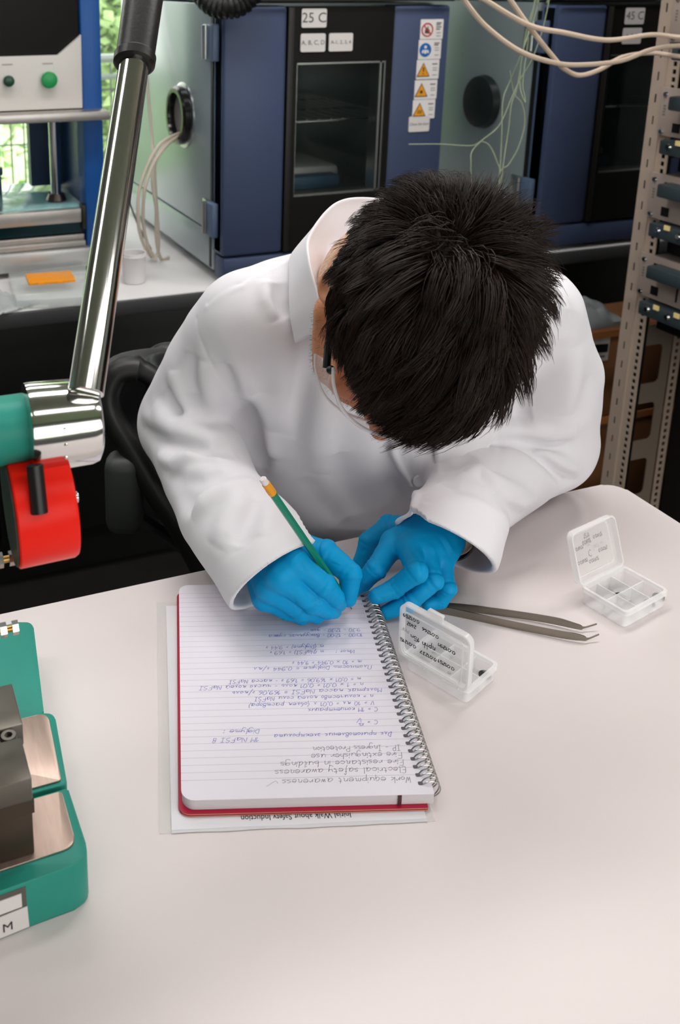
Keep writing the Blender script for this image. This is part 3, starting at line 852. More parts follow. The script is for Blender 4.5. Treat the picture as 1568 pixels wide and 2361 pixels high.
# ---------------------------------------------------------------- hand lettering: a single-stroke pen font
# every stroke is a run of points, x digit then y digit on a grid: baseline 3, x-height 6, capitals 9, tails 0
GLY = {
    'a': '46260413334546 4353', 'b': '09032344351504', 'c': '452605041333 44', 'd': '462604133345494353', 'e': '0545361605041333 44', 'f': '3829191300|0626',
    'g': '462605143446412001', 'h': '0903|05263533', 'i': '0603|0807', 'j': '161100|1817', 'k': '0903|360433', 'l': '090313', 'm': '0603|051625 23|2536454353',
    'n': '0603|0526353343', 'o': '2605041323343526', 'p': '0600|052645341304', 'q': '462604133345|4540', 'r': '0603|042635', 's': '361605343303', 't': '18143323|0636',
    'u': '0604133346|464353', 'v': '062346', 'w': '0613263346', 'x': '0643|4603', 'y': '06143446|46301001', 'z': '06360333',
    'A': '032943|1535', 'B': '0903|0939473606|06364533 03', 'C': '482907052344', 'D': '0309|0928463403', 'E': '49090343|0636', 'F': '490903|0636', 'H': '0309|0646|4943', 'I': '0343|2329|0949',
    'L': '090343', 'M': '0309264943', 'N': '03094349', 'P': '0903|0939473606', 'S': '482907364423 03', 'V': '092349', 'W': '0913273349',
    'Д': '190304|0919484513 03', 'П': '030949|4943', 'И': '09034943', 'М': '0309264943', 'Ч': '090747|4943',
    'и': '0604133346|464353', 'т': '0603|05162523|2536454353', 'п': '0603|0526353343', 'р': '0600|052645341304', 'с': '452605041333', 'о': '2605041323343526', 'е': '054536160504133344', 'а': '462604133345464353',
    'у': '06143446|46301001', 'х': '0643|4603', 'г': '0516250413 23', 'д': '462605143446412001', 'з': '0626352534130012', 'к': '0603|36043343', 'л': '0313263343', 'м': '031625 1436334353', 'н': '0603|0535|363343',
    'ь': '060323341505', 'ц': '0603333632', 'ч': '060535|363343', 'ш': '0604132326|2623334643', 'я': '361605243343|2403', 'б': '391805041333443515', 'в': '0308293706263533 03', 'э': '0626353303|1434', 'й': '0604133346|464353|172737',
    'ъ': '06160313 33241515', 'ф': '2826|2526040323453626|2520', 'ж': '0643|4603|2623', 'ы': '0603231505|4643', 'ю': '0603|0525|3625334536',
    '0': '290705234448 29', '1': '072923', '2': '0829480343', '3': '094926453413 04', '4': '390545|3733', '5': '490906364423 04', '6': '390604234435 1605', '7': '094913|1636', '8': '26082948260423 4426', '9': '4829072647484413',
    '=': '0435|0636', '-': '0535', ',': '1412', '.': '0314', ':': '0314|0617', '(': '29170523 20', ')': '0917 150301', '/': '0039', '×': '0643|4603', '≈': '04152435|06172637', '√': '062369', '+': '2327|0545', '&': '26190544', '@': '2605041323344536 26'}


def pen_lines(text, jit, rng):
    """text -> (list of stroke point lists in glyph units, total width)"""
    x, out = 0., []
    for ch in text:
        if ch == ' ':
            x += 4.2
            continue
        g = GLY.get(ch)
        if g is None:
            x += 4
            continue
        mx = 0
        dy = rng.uniform(-.25, .25) * jit
        sx = rng.uniform(.9, 1.1)
        for st in g.replace(' ', '').split('|'):
            pts = []
            for k in range(0, len(st) - 1, 2):
                px, py = int(st[k]), int(st[k + 1]) - 3
                mx = max(mx, px)
                pts.append((x + px * sx + rng.uniform(-.2, .2) * jit, py + dy + rng.uniform(-.2, .2) * jit))
            out.append(pts)
        x += mx * sx + 1.5
    return out, x


def write(bm, text, M, x0, y0, width, size, pen, slant=.3, jit=1., seed=0, sx=None):
    """pen strokes as thin ribbons in the plane of M; size = height of one glyph unit"""
    rng = random.Random(seed + len(text))
    strokes, w = pen_lines(text, jit, rng)
    kx = width / w if width else (sx or size)
    for st in strokes:
        P = [Vector((x0 + (p[0] + p[1] * slant) * kx if True else 0, y0 + p[1] * size, 0)) for p in st]
        P = smooth_pts(P, 3) if len(P) > 2 else P
        n = len(P)
        L, R = [], []
        for i, p in enumerate(P):
            t = P[min(i + 1, n - 1)] - P[max(i - 1, 0)]
            if t.length < 1e-9:
                t = Vector((1, 0, 0))
            t.normalize()
            nn = Vector((-t.y, t.x, 0)) * pen * .5 * rng.uniform(.75, 1.15)
            L.append(bm.verts.new(M @ (p + nn)))
            R.append(bm.verts.new(M @ (p - nn)))
        for i in range(n - 1):
            bm.faces.new((L[i], R[i], R[i + 1], L[i + 1]))


# ---------------------------------------------------------------- notebook lying on a sheet in a clear sleeve
NBA = -0.32356
NBX, NBY = 0.20867, 0.6130
PW, PL = .210, .297
sh = thing('document_sheet', 'printed white sheet in a clear sleeve lying under the notebook', 'document', (NBX, NBY, TZ + .0003), NBA)
Rs = Matrix.Translation((-.008, -.0155, 0)) @ Matrix.Rotation(.022, 4, 'Z')


def wavy_sheet(bm, w, l, z0, z1, amp, M, n=40, seed=0):
    bot = []
    for i in range(n + 1):
        s = i / n
        bot.append((s * w, amp * noise.noise(Vector((s * 6, seed, 0.3)))))
    poly = bot + [(w, l), (0, l)]
    prism(bm, poly, z0, z1, M)


bm = nb(); wavy_sheet(bm, .226, .306, 0, .0004, .0006, Rs @ Matrix.Translation((-.010, -.002, 0)), seed=4); obj('sleeve', bm, mat('sleeve_film', '#f0eeec', .12, spec=.6, alpha=.35), sh)
bm = nb(); wavy_sheet(bm, .2095, .298, .0004, .0007, .0012, Rs @ Matrix.Translation((0, -.003, 0)), seed=1); obj('back_page', bm, mat('paper_back', '#cfcdd0', .7), sh)
bm = nb(); wavy_sheet(bm, .2095, .295, .0007, .0011, .0006, Rs, seed=2); pg = obj('page', bm, mat('paper_white', '#dcdbe0', .65), sh)
bm = nb(); type_mesh(bm, 'Initial Walk about Safety Induction', .0080, Rs @ Matrix.Translation((.1025, .0078, .00125)) @ Matrix.Rotation(PI - .012, 4, 'Z') @ Matrix.Scale(.82, 4, (1, 0, 0)), bold=.00006); obj('lettering', bm, mat('print_black', '#1c1b1f', .6), pg)

nbk = thing('notebook', 'spiral-bound lined notebook with red cover, open at a page of blue handwriting', 'notebook', (NBX, NBY, TZ + .0016), NBA)
ZT = .0135


def book_outline(w, l, x0, y0, r=.008):
    o = []
    for (cx, cy, a0) in ((x0 + w - .001, y0 + .001, 270), (x0 + w - .001, y0 + l - .001, 0), (x0 + r, y0 + l - r, 90), (x0 + r, y0 + r, 180)):
        rr = .001 if cx > x0 + r + .01 else r
        for k in range(7):
            a = math.radians(a0 + 15 * k)
            o.append((cx + rr * math.cos(a), cy + rr * math.sin(a)))
    return o


M_red = mat('cover_red', '#b01238', .35)
M_tan = mat('cover_board', '#c98f78', .7)
for z, nm in ((0, 'back_cover'), (.00175, 'front_cover')):
    bm = nb(); prism(bm, book_outline(.207, .304, -.0025, -.0035, .010), z, z + .0012); cv = obj(nm, bm, M_red, nbk)
    bm = nb(); prism(bm, book_outline(.2066, .3036, -.0023, -.0037, .010), z + .0003, z + .0009); obj('board_core', bm, M_tan, cv)
bm = nb(); prism(bm, book_outline(PW - .001, PL - .001, .0008, .0006, .011), .0032, ZT - .0006)
obj('page_block', bm, mat('page_edges', '#cfc9cd', .8, noise_amt=.06, noise_scale=60, stretch=(1, 1, 60)), nbk)
# the open page: paper with printed rules (flat print)
mp = bpy.data.materials.new('lined_paper'); mp.use_nodes = True
nt = mp.node_tree; B = nt.nodes['Principled BSDF']; B.inputs['Roughness'].default_value = .6; B.inputs['Specular IOR Level'].default_value = .3
tc = nt.nodes.new('ShaderNodeTexCoord'); sp = nt.nodes.new('ShaderNodeSeparateXYZ'); nt.links.new(tc.outputs['Object'], sp.inputs[0])


def mth(op, a, b=None, **k):
    n = nt.nodes.new('ShaderNodeMath'); n.operation = op
    for i, v in enumerate((a, b)):
        if v is None:
            continue
        if isinstance(v, (int, float)):
            n.inputs[i].default_value = v
        else:
            nt.links.new(v, n.inputs[i])
    return n.outputs[0]


fr = mth('FRACT', mth('MULTIPLY', mth('ADD', sp.outputs['Y'], -.0205), 1 / .00815))
ln = mth('LESS_THAN', fr, .05)
ins = mth('MULTIPLY', mth('GREATER_THAN', sp.outputs['Y'], .0195), mth('LESS_THAN', sp.outputs['Y'], .289))
fac = mth('MULTIPLY', ln, ins)
mxn = nt.nodes.new('ShaderNodeMix'); mxn.data_type = 'RGBA'
mxn.inputs['A'].default_value = lin('#dfdae3'); mxn.inputs['B'].default_value = lin('#b4b2c2')
nt.links.new(fac, mxn.inputs['Factor']); nt.links.new(mxn.outputs['Result'], B.inputs['Base Color'])
bm = nb(); prism(bm, book_outline(PW, PL, 0, 0, .011), ZT - .0005, ZT); page = obj('open_page', bm, mp, nbk)
MW = Matrix.Translation((PW, 0, ZT + .00012)) @ Matrix.Rotation(PI, 4, 'Z')   # reading frame: origin at the spiral edge, text upside down to us
PENCIL_LINES = [(.0160, .0155, .1257, 'Work equipment awareness'), (.0181, .0260, .1308, 'Electrical safety awareness'), (.0180, .0346, .1249, 'Fire resistance in buildings'),
                (.0176, .0427, .0975, 'Fire extinguisher use'), (.0167, .0512, .0949, 'IP - Ingress Protection')]
BLUE_LINES = [(.0209, .0674, .1274, 'Для приготовления электролита'), (.1401, .0647, .1817, '1M NaFSI в'), (.1390, .0742, .1721, 'Diglyme :'), (.0305, .0824, .0402, 'C ='), (.0445, .0783, .0495, 'n'), (.0437, .0852, .0492, 'V'),
              (.0272, .0984, .0930, 'C = 1M концентрация'), (.0285, .1067, .1464, 'V = 10 мл = 0,01 л (объем раствора)'), (.0281, .1150, .1407, 'n = количество молей соли NaFSI'),
              (.0182, .1234, .1615, 'Молярная масса NaFSI ≈ 169,06 г/моль'), (.0344, .1316, .1919, 'n = 1 × 0,01 = 0,01 моль - число молей NaFSI'), (.0354, .1390, .1633, 'm = 0,01 × 169,06 = 1,69 г - масса NaFSI'),
              (.0213, .1561, .1388, 'Плотность Diglyme ≈ 0,944 г/мл'), (.0300, .1638, .0993, 'm = 10 × 0,944 = 9,44 г'), (.0342, .1795, .0536, 'Итог :'), (.0651, .1799, .1198, 'm (NaFSI) = 1,69 г'),
              (.0639, .1878, .1231, 'm (Diglyme) = 9,44 г'), (.0210, .2052, .1188, '10:00 - 12:00 - вакуумная сушка'), (.0218, .2132, .0742, '9:30 - 12:30 - дае')]
bm = nb()
for k, (s0, t, s1, tx) in enumerate(PENCIL_LINES):
    write(bm, tx, MW, s0, -t - .0032, s1 - s0, .00108, .00042, .25, 1., k)
write(bm, '√', MW, .128, -.0175, .011, .0009, .0003, .2, .5, 3)
obj('pencil_writing', bm, mat('graphite_line', '#77747c', .6), page, kind='stuff')
bm = nb()
for k, (s0, t, s1, tx) in enumerate(BLUE_LINES):
    write(bm, tx, MW, s0, -t - .0026, s1 - s0, .00088, .00042, .35, 1., 40 + k)
write(bm, '-', MW, .0435, -.0822, .0075, .0006, .00032, 0, .3, 1)
obj('ink_writing', bm, mat('ink_blue', '#5a5fae', .6), page, kind='stuff')
bm = nb(); boxr(bm, (PW - .0305, -.0006, .0034), (PW - .0275, .0012, ZT - .0008)); obj('page_marker', bm, mat('marker_dark', '#4a2324', .6), nbk)
# twin-wire rings
M_wirebind = mat('ring_wire', '#b9bab8', .25, 1.)
M_hole = mat('hole_dark', '#5d5a60', .8)
ring_me = None
for k in range(30):
    t = .0112 + k * .00895
    if ring_me is None:
        bm = nb()
        for sgn in (-1, 1):
            pts = []
            for q in range(20):
                a = math.radians(200 - q * 15.5)
                u = q / 19
                pts.append((-.0008 + .0088 * math.cos(a), sgn * (.0007 + .0017 * math.sin(PI * min(1, u * 1.1)) * (1 if u < .9 else .8)) + .002 * u, .0073 + .0095 * math.sin(a)))
            tube(bm, pts, .00058, 6)
        ring_me = mesh_of('ring', bm)
    o = obj('ring', ring_me, M_wirebind, nbk); o.location = (PW, t, 0)
bm = nb()
for k in range(30):
    prism(bm, rrect(.0042, .0040, .0012, 3, PW - .0092, .0112 + k * .00895), ZT + .00005, ZT + .0001)
obj('punch_holes', bm, M_hole, page, kind='stuff')

# ---------------------------------------------------------------- tweezers
tw = thing('tweezers', 'steel tweezers with bent tips lying on the table between the two sample boxes', 'tweezers', (.556, .7725, TZ + .0004))
M_tw = mat('tweezer_steel', '#8d877d', .3, 1., bump=.15, bump_scale=400)


def blade(bm, P, hs, th=.0011):
    """upright strip: points on the table with a height each, tips lifted"""
    P = [Vector(p) for p in P]
    n = len(P)
    rows = []
    for i, p in enumerate(P):
        t = P[min(i + 1, n - 1)] - P[max(i - 1, 0)]; t.z = 0; t.normalize()
        nn = Vector((-t.y, t.x, 0)) * th * .5
        h = Vector((0, 0, hs[i]))
        rows.append([bm.verts.new(q) for q in (p - nn, p + nn, p + nn + h, p - nn + h)])
    for i in range(n - 1):
        for k in range(4):
            bm.faces.new((rows[i][k], rows[i][(k + 1) % 4], rows[i + 1][(k + 1) % 4], rows[i + 1][k]))
    bm.faces.new(rows[0][::-1]); bm.faces.new(rows[-1])


up_ = smooth_pts([(.0, .0008, 0), (.020, -.0045, 0), (.058, -.0275, 0), (.100, -.0585, 0.001), (.1245, -.0815, .0022), (.130, -.0835, .003), (.1445, -.0865, .0062)], 5)
lo__ = smooth_pts([(-.0005, -.0008, 0), (.018, -.0150, 0), (.058, -.0500, 0), (.0985, -.0855, .001), (.1165, -.0985, .0022), (.121, -.0998, .003), (.1345, -.1010, .0062)], 5)


def hts(n):
    return [.0085 * (1 if i < n * .55 else max(.16, 1 - (i - n * .55) / (n * .34))) for i in range(n)]


for nm, P in (('upper_arm', up_), ('lower_arm', lo__)):
    bm = nb(); blade(bm, P, hts(len(P))); obj('arm', bm, M_tw, tw)

# ---------------------------------------------------------------- clear sample boxes with hinged lids
M_pp = mat('frosted_plastic', '#ffffff', .4, spec=.5, alpha=.30)
M_pp2 = mat('frosted_plastic_rim', '#ffffff', .25, spec=.7, alpha=.42)
M_lid = mat('frosted_lid', '#ffffff', .35, spec=.5, alpha=.17)
M_mark = mat('marker_black', '#131313', .5)
M_grey = mat('pencil_grey', '#8f8b8b', .6)


def sample_box(label, h0, ang, L, D, H, tilt, lidL, lid0, lidH, notes, flip, clasp=True):
    """hinge line starts at h0, x along the hinge, the box opens towards -y (towards its front)"""
    t = thing('sample_box', label, 'box', (h0[0], h0[1], TZ + .0004), ang, 'clear sample boxes on the table')
    w = .0014
    bm = nb()
    o_ = rrect(L, D, .006, 4, L / 2, -D / 2)
    prism(bm, rrect(L - .006, D - .006, .005, 4, L / 2, -D / 2), 0, .0012)
    plate_with_hole(bm, rrect(L - .004, D - .004, .005, 4, L / 2, -D / 2), rrect(L - .004 - 2 * w, D - .004 - 2 * w, .004, 4, L / 2, -D / 2), .0012, H - .005)
    obj('tray', bm, M_pp, t)
    bm = nb(); plate_with_hole(bm, o_, rrect(L - .004 - 2 * w, D - .004 - 2 * w, .004, 4, L / 2, -D / 2), H - .0049, H); obj('rim', bm, M_pp2, t)
    bm = nb(); boxr(bm, (.0035, -D / 2 - .0006, .0013), (L - .0035, -D / 2 + .0006, H - .003)); obj('divider', bm, M_pp2, t)
    for k in (1, 2):
        for (y0, y1) in ((-D + .0035, -D / 2 - .0007), (-D / 2 + .0007, -.0035)):
            bm = nb(); boxr(bm, (L * k / 3 - .0006, y0, .0013), (L * k / 3 + .0006, y1, H - .004)); obj('divider', bm, M_pp2, t)
    # lid swung up about the hinge
    ML = Matrix.Translation((lid0, .001, H - .0005)) @ Matrix.Rotation(tilt, 4, 'X')
    # lid local: x along, z up the lid, y thickness (outside towards +y)
    MF = ML @ face_M((0, 0, 0), (1, 0, 0), (0, 0, 1))      # z of MF is -y : inside
    bm = nb(); prism(bm, rrect(lidL, lidH, .008, 5, lidL / 2, lidH / 2), -.0035, -.0022, MF); obj_l = obj('lid', bm, M_lid, t)
    bm = nb()
    plate_with_hole(bm, rrect(lidL, lidH, .008, 5, lidL / 2, lidH / 2), rrect(lidL - .004, lidH - .004, .0065, 5, lidL / 2, lidH / 2), -.0021, .0045, MF)
    plate_with_hole(bm, rrect(lidL - .012, lidH - .012, .004, 5, lidL / 2, lidH / 2), rrect(lidL - .0145, lidH - .0145, .0035, 5, lidL / 2, lidH / 2), -.0044, -.0036, MF)
    obj('lid_rim', bm, M_pp2, obj_l)
    if clasp:
        bm = nb(); prism(bm, rrect(.016, .009, .002, 3, lidL / 2, lidH + .003), -.001, .0005, MF); prism(bm, rrect(.017, .003, .0012, 3, lidL / 2, lidH + .0065), -.0025, .0015, MF); obj('clasp', bm, M_pp2, obj_l)
    bm = nb(); cyl(bm, (L * .12, .0022, H - .0015), (L * .36, .0022, H - .0015), .0016, seg=10); cyl(bm, (L * .64, .0022, H - .0015), (L * .88, .0022, H - .0015), .0016, seg=10); obj('hinge', bm, M_pp2, t)
    # handwriting on the outside of the lid
    MO = ML @ Matrix.Translation((0, .0045, 0)) @ face_M((0, 0, 0), (-1, 0, 0), (0, 0, 1))
    for col, nm in ((0, 'marker_writing'), (1, 'pencil_note')):
        bm = nb()
        for q, (tx, u, v, wd, sz, c, rot) in enumerate(notes):
            if c != col:
                continue
            Mq = MO @ Matrix.Translation((-lidL * u, lidH * v, 0)) @ Matrix.Rotation(PI if flip else 0, 4, 'Z') @ Matrix.Rotation(rot, 4, 'Z')
            write(bm, tx, Mq, 0, 0, wd, sz, .00085 if c == 0 else .00045, .1, .8, q)
        obj(nm, bm, M_mark if col == 0 else M_grey, obj_l, kind='stuff')
    return t


# the reading direction is upside down on the near box: u, v are where each note starts on the lid (u from the hinge start, v up)
NOTES_A = [('0.01259', .70, .86, .019, .00055, 0, .03), ('2402', .74, .74, .011, .0006, 0, .05), ('0.01266', .42, .78, .019, .00055, 0, 0), ('0.01291', .18, .66, .019, .00055, 0, 0), ('15n', .68, .54, .012, .00075, 0, .1), ('PVDF', .84, .58, .009, .0006, 1, 0),
           ('Jnphh', .42, .54, .018, .0011, 0, .05), ('0.01215', .73, .36, .019, .00055, 0, 0), ('0.01237', .43, .34, .019, .00055, 0, 0), ('0.01251', .18, .36, .018, .00055, 0, 0), ('@', .44, .44, .006, .0007, 1, 0), ('@', .22, .24, .005, .0007, 1, 0)]
HA = (.4745, .7065)
angA = math.atan2(-.0657, .0273)
# near box: its tray lies on the far side, so the hinge runs the other way round
sample_box('near clear sample box, lid upright with black handwritten numbers, beside the spiral', (.5035, .6365), angA + PI, .0745, .056, .018, -math.radians(2), .079, -.001, .060, NOTES_A, True)
NOTES_B = [('0.01601', .12, .64, .017, .0006, 0, .0), ('0.01602', .33, .70, .015, .0007, 0, 0), ('1211', .38, .82, .010, .0008, 0, 0), ('0.01472', .58, .72, .016, .0006, 0, 0), ('C', .42, .50, .006, .0012, 0, 0), ('last', .54, .54, .011, .0009, 1, 0), ('0.01600', .16, .38, .017, .0006, 0, 0), ('0.01702', .40, .32, .017, .0006, 0, 0),
           ('0.01175', .64, .44, .016, .0006, 0, 0), ('@', .42, .62, .006, .0007, 1, 0), ('@', .70, .54, .006, .0007, 1, 0)]
sample_box('far clear sample box, open towards the camera, near the right edge of the table', (.716, .731), math.atan2(.2124, .9772), .0765, .058, .0205, -math.radians(20), .078, -.003, .060, NOTES_B, True, False)
M_disc = mat('electrode_dark', '#2b2e30', .6)
for i, (px_, py_, L) in enumerate(((.766, .722, 'dark sample disc in the far box, nearest its hinge'), (.787, .7005, 'dark sample disc in the far box, nearest its front edge'), (.806, .7065, 'dark sample disc in the far box, nearest the table edge'), (.5455, .6665, 'dark sample disc lying in the near box behind the raised lid'))):
    bm = nb(); cyl(bm, (0, 0, 0), (0, 0, .0008), .0062, seg=24)
    o = obj('sample_disc', bm, M_disc); o.location = (px_, py_, TZ + .0018); tag(o, L, 'disc', 'sample discs')

# ---------------------------------------------------------------- pencil
PT = Vector((.4631, .7893, .7553))
PE = Vector((.3428, .7625, .9470))
pc = thing('pencil', 'green pencil with orange ferrule and white eraser, held in the writing hand', 'pencil', PT)
dv = (PE - PT); PLEN = dv.length; dv.normalize()
M_pg = mat('pencil_green', '#0d8468', .35)
bm = nb(); tube(bm, [dv * .017, dv * (PLEN - .0235)], .0039, 6); obj('barrel', bm, M_pg, pc, smooth=False)
bm = nb(); spin(bm, dv * .0042, dv, [(0, .0009), (.0128, .0038)], 16); obj('sharpened_wood', bm, mat('pencil_wood', '#dd8a68', .6), pc)
bm = nb(); spin(bm, dv * 0, dv, [(0, .0002), (.0042, .0009)], 12); obj('lead', bm, mat('pencil_lead', '#33302f', .4), pc)
bm = nb(); spin(bm, dv * (PLEN - .0234), dv, [(0, .0041), (.003, .0043), (.004, .0040), (.005, .0043), (.006, .0040), (.007, .0043), (.008, .0040), (.0155, .0041), (.016, .0036)], 20); obj('ferrule', bm, mat('ferrule_orange', '#f0a21c', .4), pc)
bm = nb(); spin(bm, dv * (PLEN - .0073), dv, [(0, .0036), (.0062, .0036), (.0073, .0028)], 16); obj('eraser', bm, mat('eraser_white', '#e9dfe0', .7), pc)

# ---------------------------------------------------------------- green arbor press at the left
M_tg = mat('press_teal', '#2a8a7b', .42, spec=.25, noise_amt=.05, noise_scale=20)
M_cast = mat('cast_steel', '#66625b', .38, .75, noise_amt=.12, noise_scale=18, bump=.1, bump_scale=160)
M_gplate = mat('ground_steel', '#b59f93', .42, .75, noise_amt=.08, noise_scale=260, stretch=(1, .12, 1))
M_chr = mat('chrome', '#d9d8d5', .11, 1.)
ap = thing('arbor_press', 'teal bench press with chrome lever, red disc and steel anvil at the left edge', 'press', (.05, .56, TZ + .0004))
W2 = lambda x, y: (x - .05, y - .56)
# base: a rounded casting, machine runs on to the left outside the frame
def rounded(poly, r, n=5):
    out = []
    N = len(poly)
    for i in range(N):
        p, a, b = Vector(poly[i]), Vector(poly[i - 1]), Vector(poly[(i + 1) % N])
        rr = min(r if not isinstance(r, list) else r[i], (a - p).length * .45, (b - p).length * .45)
        if rr <= 1e-5:
            out.append(tuple(p)); continue
        p0, p1 = p + (a - p).normalized() * rr, p + (b - p).normalized() * rr
        for k in range(n + 1):
            t = k / n
            out.append(tuple((1 - t) ** 2 * p0 + 2 * t * (1 - t) * p + t * t * p1))
    return out


front = rounded([W2(-.10, .5475), W2(.1205, .5605), W2(.1192, .6300), W2(-.10, .6300)], [0, .014, .002, 0])
back = rounded([W2(-.10, .6352), W2(.1196, .6352), W2(.1268, .7200), W2(-.10, .7200)], [0, .002, .012, 0])
bm = nb(); prism(bm, front, 0, .042, bev=.003); prism(bm, back, 0, .042, bev=.003); prism(bm, [W2(-.10, .629), W2(.1145, .629), W2(.1150, .637), W2(-.10, .637)], 0, .030)
bs = obj('base', bm, M_tg, ap)
rear = rounded([W2(-.10, .7205), W2(.1180, .7205), W2(.1335, .8550), W2(-.10, .8550)], [0, .002, .014, 0])
bm = nb(); prism(bm, rear, 0, .041, bev=.003); obj('rear_foot', bm, M_tg, ap)
bm = nb(); prism(bm, rounded([W2(.0, .5700), W2(.1130, .5735), W2(.1135, .6270), W2(.0, .6270)], [0, .010, .003, 0]), .0425, .0440, bev=.0004); obj('anvil_plate', bm, M_gplate, ap)
bm = nb(); prism(bm, rounded([W2(.0, .6385), W2(.1155, .6385), W2(.1205, .7170), W2(.0, .7170)], [0, .002, .010, 0]), .0425, .0440, bev=.0004); obj('anvil_plate', bm, M_gplate, ap)
# steel tool block standing on the plates
bm = nb(); boxr(bm, W2(-.02, .5705) + (.098,), W2(.0825, .6125) + (.118,), .0015); boxr(bm, W2(-.02, .625) + (.098,), W2(.0860, .673) + (.118,), .0015); boxr(bm, W2(-.02, .613) + (.098,), W2(.068, .6245) + (.112,))
jw = obj('tool_block', bm, M_cast, ap)
bm = nb(); boxr(bm, W2(-.02, .572) + (.086,), W2(.0835, .675) + (.0975,)); obj('step_plate', bm, mat('cast_steel_brown', '#473c33', .45, .6), jw)
bm = nb(); boxr(bm, W2(.0545, .577) + (.0442,), W2(.0825, .664) + (.0855,), .001); obj('tool_leg', bm, mat('cast_steel_brown', '#473c33', .45, .6), jw)
bm = nb(); spin(bm, W2(.0740, .6188) + (.112,), (0, 0, 1), [(0, .0062), (.004, .0062), (.005, .0055), (.005, .003), (.001, .003)], 20, caps=False); obj('cap_screw', bm, M_cast, jw)
bm = nb()
boxr(bm, W2(-.10, .640) + (.0445,), W2(.030, .70) + (.085,), .004)
obj('slide_bed', bm, M_cast, ap)
bm = nb()
for q in range(5):
    cyl(bm, W2(.035, .565 + q * .0) + (.047 + q * .009,), W2(.035, .565) + (.053 + q * .009,), .013 - .0012 * (q % 2), seg=20)
obj('ram_screw', bm, M_chr, ap)
bm = nb(); boxr(bm, W2(-.13, .72) + (.042,), W2(-.02, .80) + (.44,), .008); obj('column', bm, M_tg, ap)
bm = nb(); cyl(bm, W2(-.02, .640) + (.355,), W2(.1035, .640) + (.355,), .0245, seg=40, bev=.002); boxr(bm, W2(-.12, .60) + (.30,), W2(-.02, .7195) + (.42,), .01); arm_ = obj('shaft_housing', bm, M_tg, ap)
bm = nb(); spin(bm, W2(.1000, .638) + (.355,), (1, -.03, -.02), [(0, .020), (.002, .0285), (.0025, .0320), (.005, .0325), (.046, .0315), (.051, .030), (.053, .027), (.0535, .01)], 48); hub = obj('hub', bm, M_chr, ap)
bm = nb()
for k in range(9):
    a = math.radians(20 + k * 20)
    spin(bm, Vector(W2(.1235, .637) + (.3545,)) + Vector((0, -math.sin(a + .9), math.cos(a + .9))) * .0318, (0, -math.sin(a + .9), math.cos(a + .9)), [(0, .0014), (.0009, .0011), (.0011, .0003)], 8)
obj('knurl', bm, M_chr, hub, kind='stuff')
L0, L1, L2_ = Vector((.1455, .627, 1.131)), Vector((.235, .803, 1.336)), Vector((.290, .912, 1.466))
o0 = Vector((.05, .56, TZ))
ld = (L1 - L0).normalized()
bm = nb(); spin(bm, L0 - o0 - ld * .012, ld, [(0, .0105), (.001, .0128), (.30, .0128), (.31, .0125)], 40); lv = obj('lever', bm, M_chr, hub)
bm = nb(); spin(bm, L1 - o0 - ld * .004, (L2_ - L1), [(0, .0155), (.002, .0178), (.010, .0180), (.012, .0165), (.10, .0178), (.16, .018), (.165, .012)], 36); obj('grip', bm, mat('grip_black', '#15120f', .4, bump=.2, bump_scale=300), lv)
bm = nb(); spin(bm, W2(.086, .6275) + (.297,), (1, -.02, .03), [(0, .030), (.0003, .0385), (.0015, .0398), (.040, .0398), (.0425, .0385), (.043, .030)], 56); rd = obj('red_disc', bm, mat('disc_red', '#ea1d0c', .36, spec=.22, bump=.15, bump_scale=120), ap)
bm = nb(); spin(bm, W2(.0858, .6275) + (.297,), (-1, .02, -.03), [(0, .0382), (.0008, .0378)], 48); obj('disc_face', bm, mat('disc_face_grey', '#3a4038', .5), rd)
bm = nb(); cyl(bm, W2(.1295, .626) + (.3005,), W2(.1350, .626) + (.3005,), .0042, seg=14, bev=.0006); obj('set_bolt', bm, M_rod, rd)
bm = nb(); cyl(bm, W2(.1005, .600) + (.345,), W2(.1005, .590) + (.314,), .0058, seg=18); obj('pin', bm, mat('pin_black', '#12100e', .4), hub)


def hexbolt(p, length, nm='bolt'):
    """bolt along x with its head to the right"""
    bm = nb()
    p = Vector(p)
    tube(bm, [p - Vector((length, 0, 0)), p - Vector((.0045, 0, 0))], .0026, 12)
    b2 = obj(nm, bm, mat('bolt_brass', '#b08a4c', .3, 1.), ap)
    bm = nb(); tube(bm, [p - Vector((.0047, 0, 0)), p], .0055, 6); obj('bolt_head', bm, M_rod, b2, smooth=False)
    bm = nb(); tube(bm, [p - Vector((.014, 0, 0)), p - Vector((.009, 0, 0))], .0058, 6); obj('nut', bm, M_rod, b2, smooth=False)


hexbolt(W2(.0895, .640) + (.252,), .03)
hexbolt(W2(.0915, .660) + (.178,), .05)
bm = nb(); boxr(bm, W2(.0, .645) + (.16,), W2(.060, .675) + (.262,), .003); boxr(bm, W2(-.11, .645) + (.15,), W2(-.0005, .70) + (.30,), .003); obj('toggle_bracket', bm, M_cast, ap)
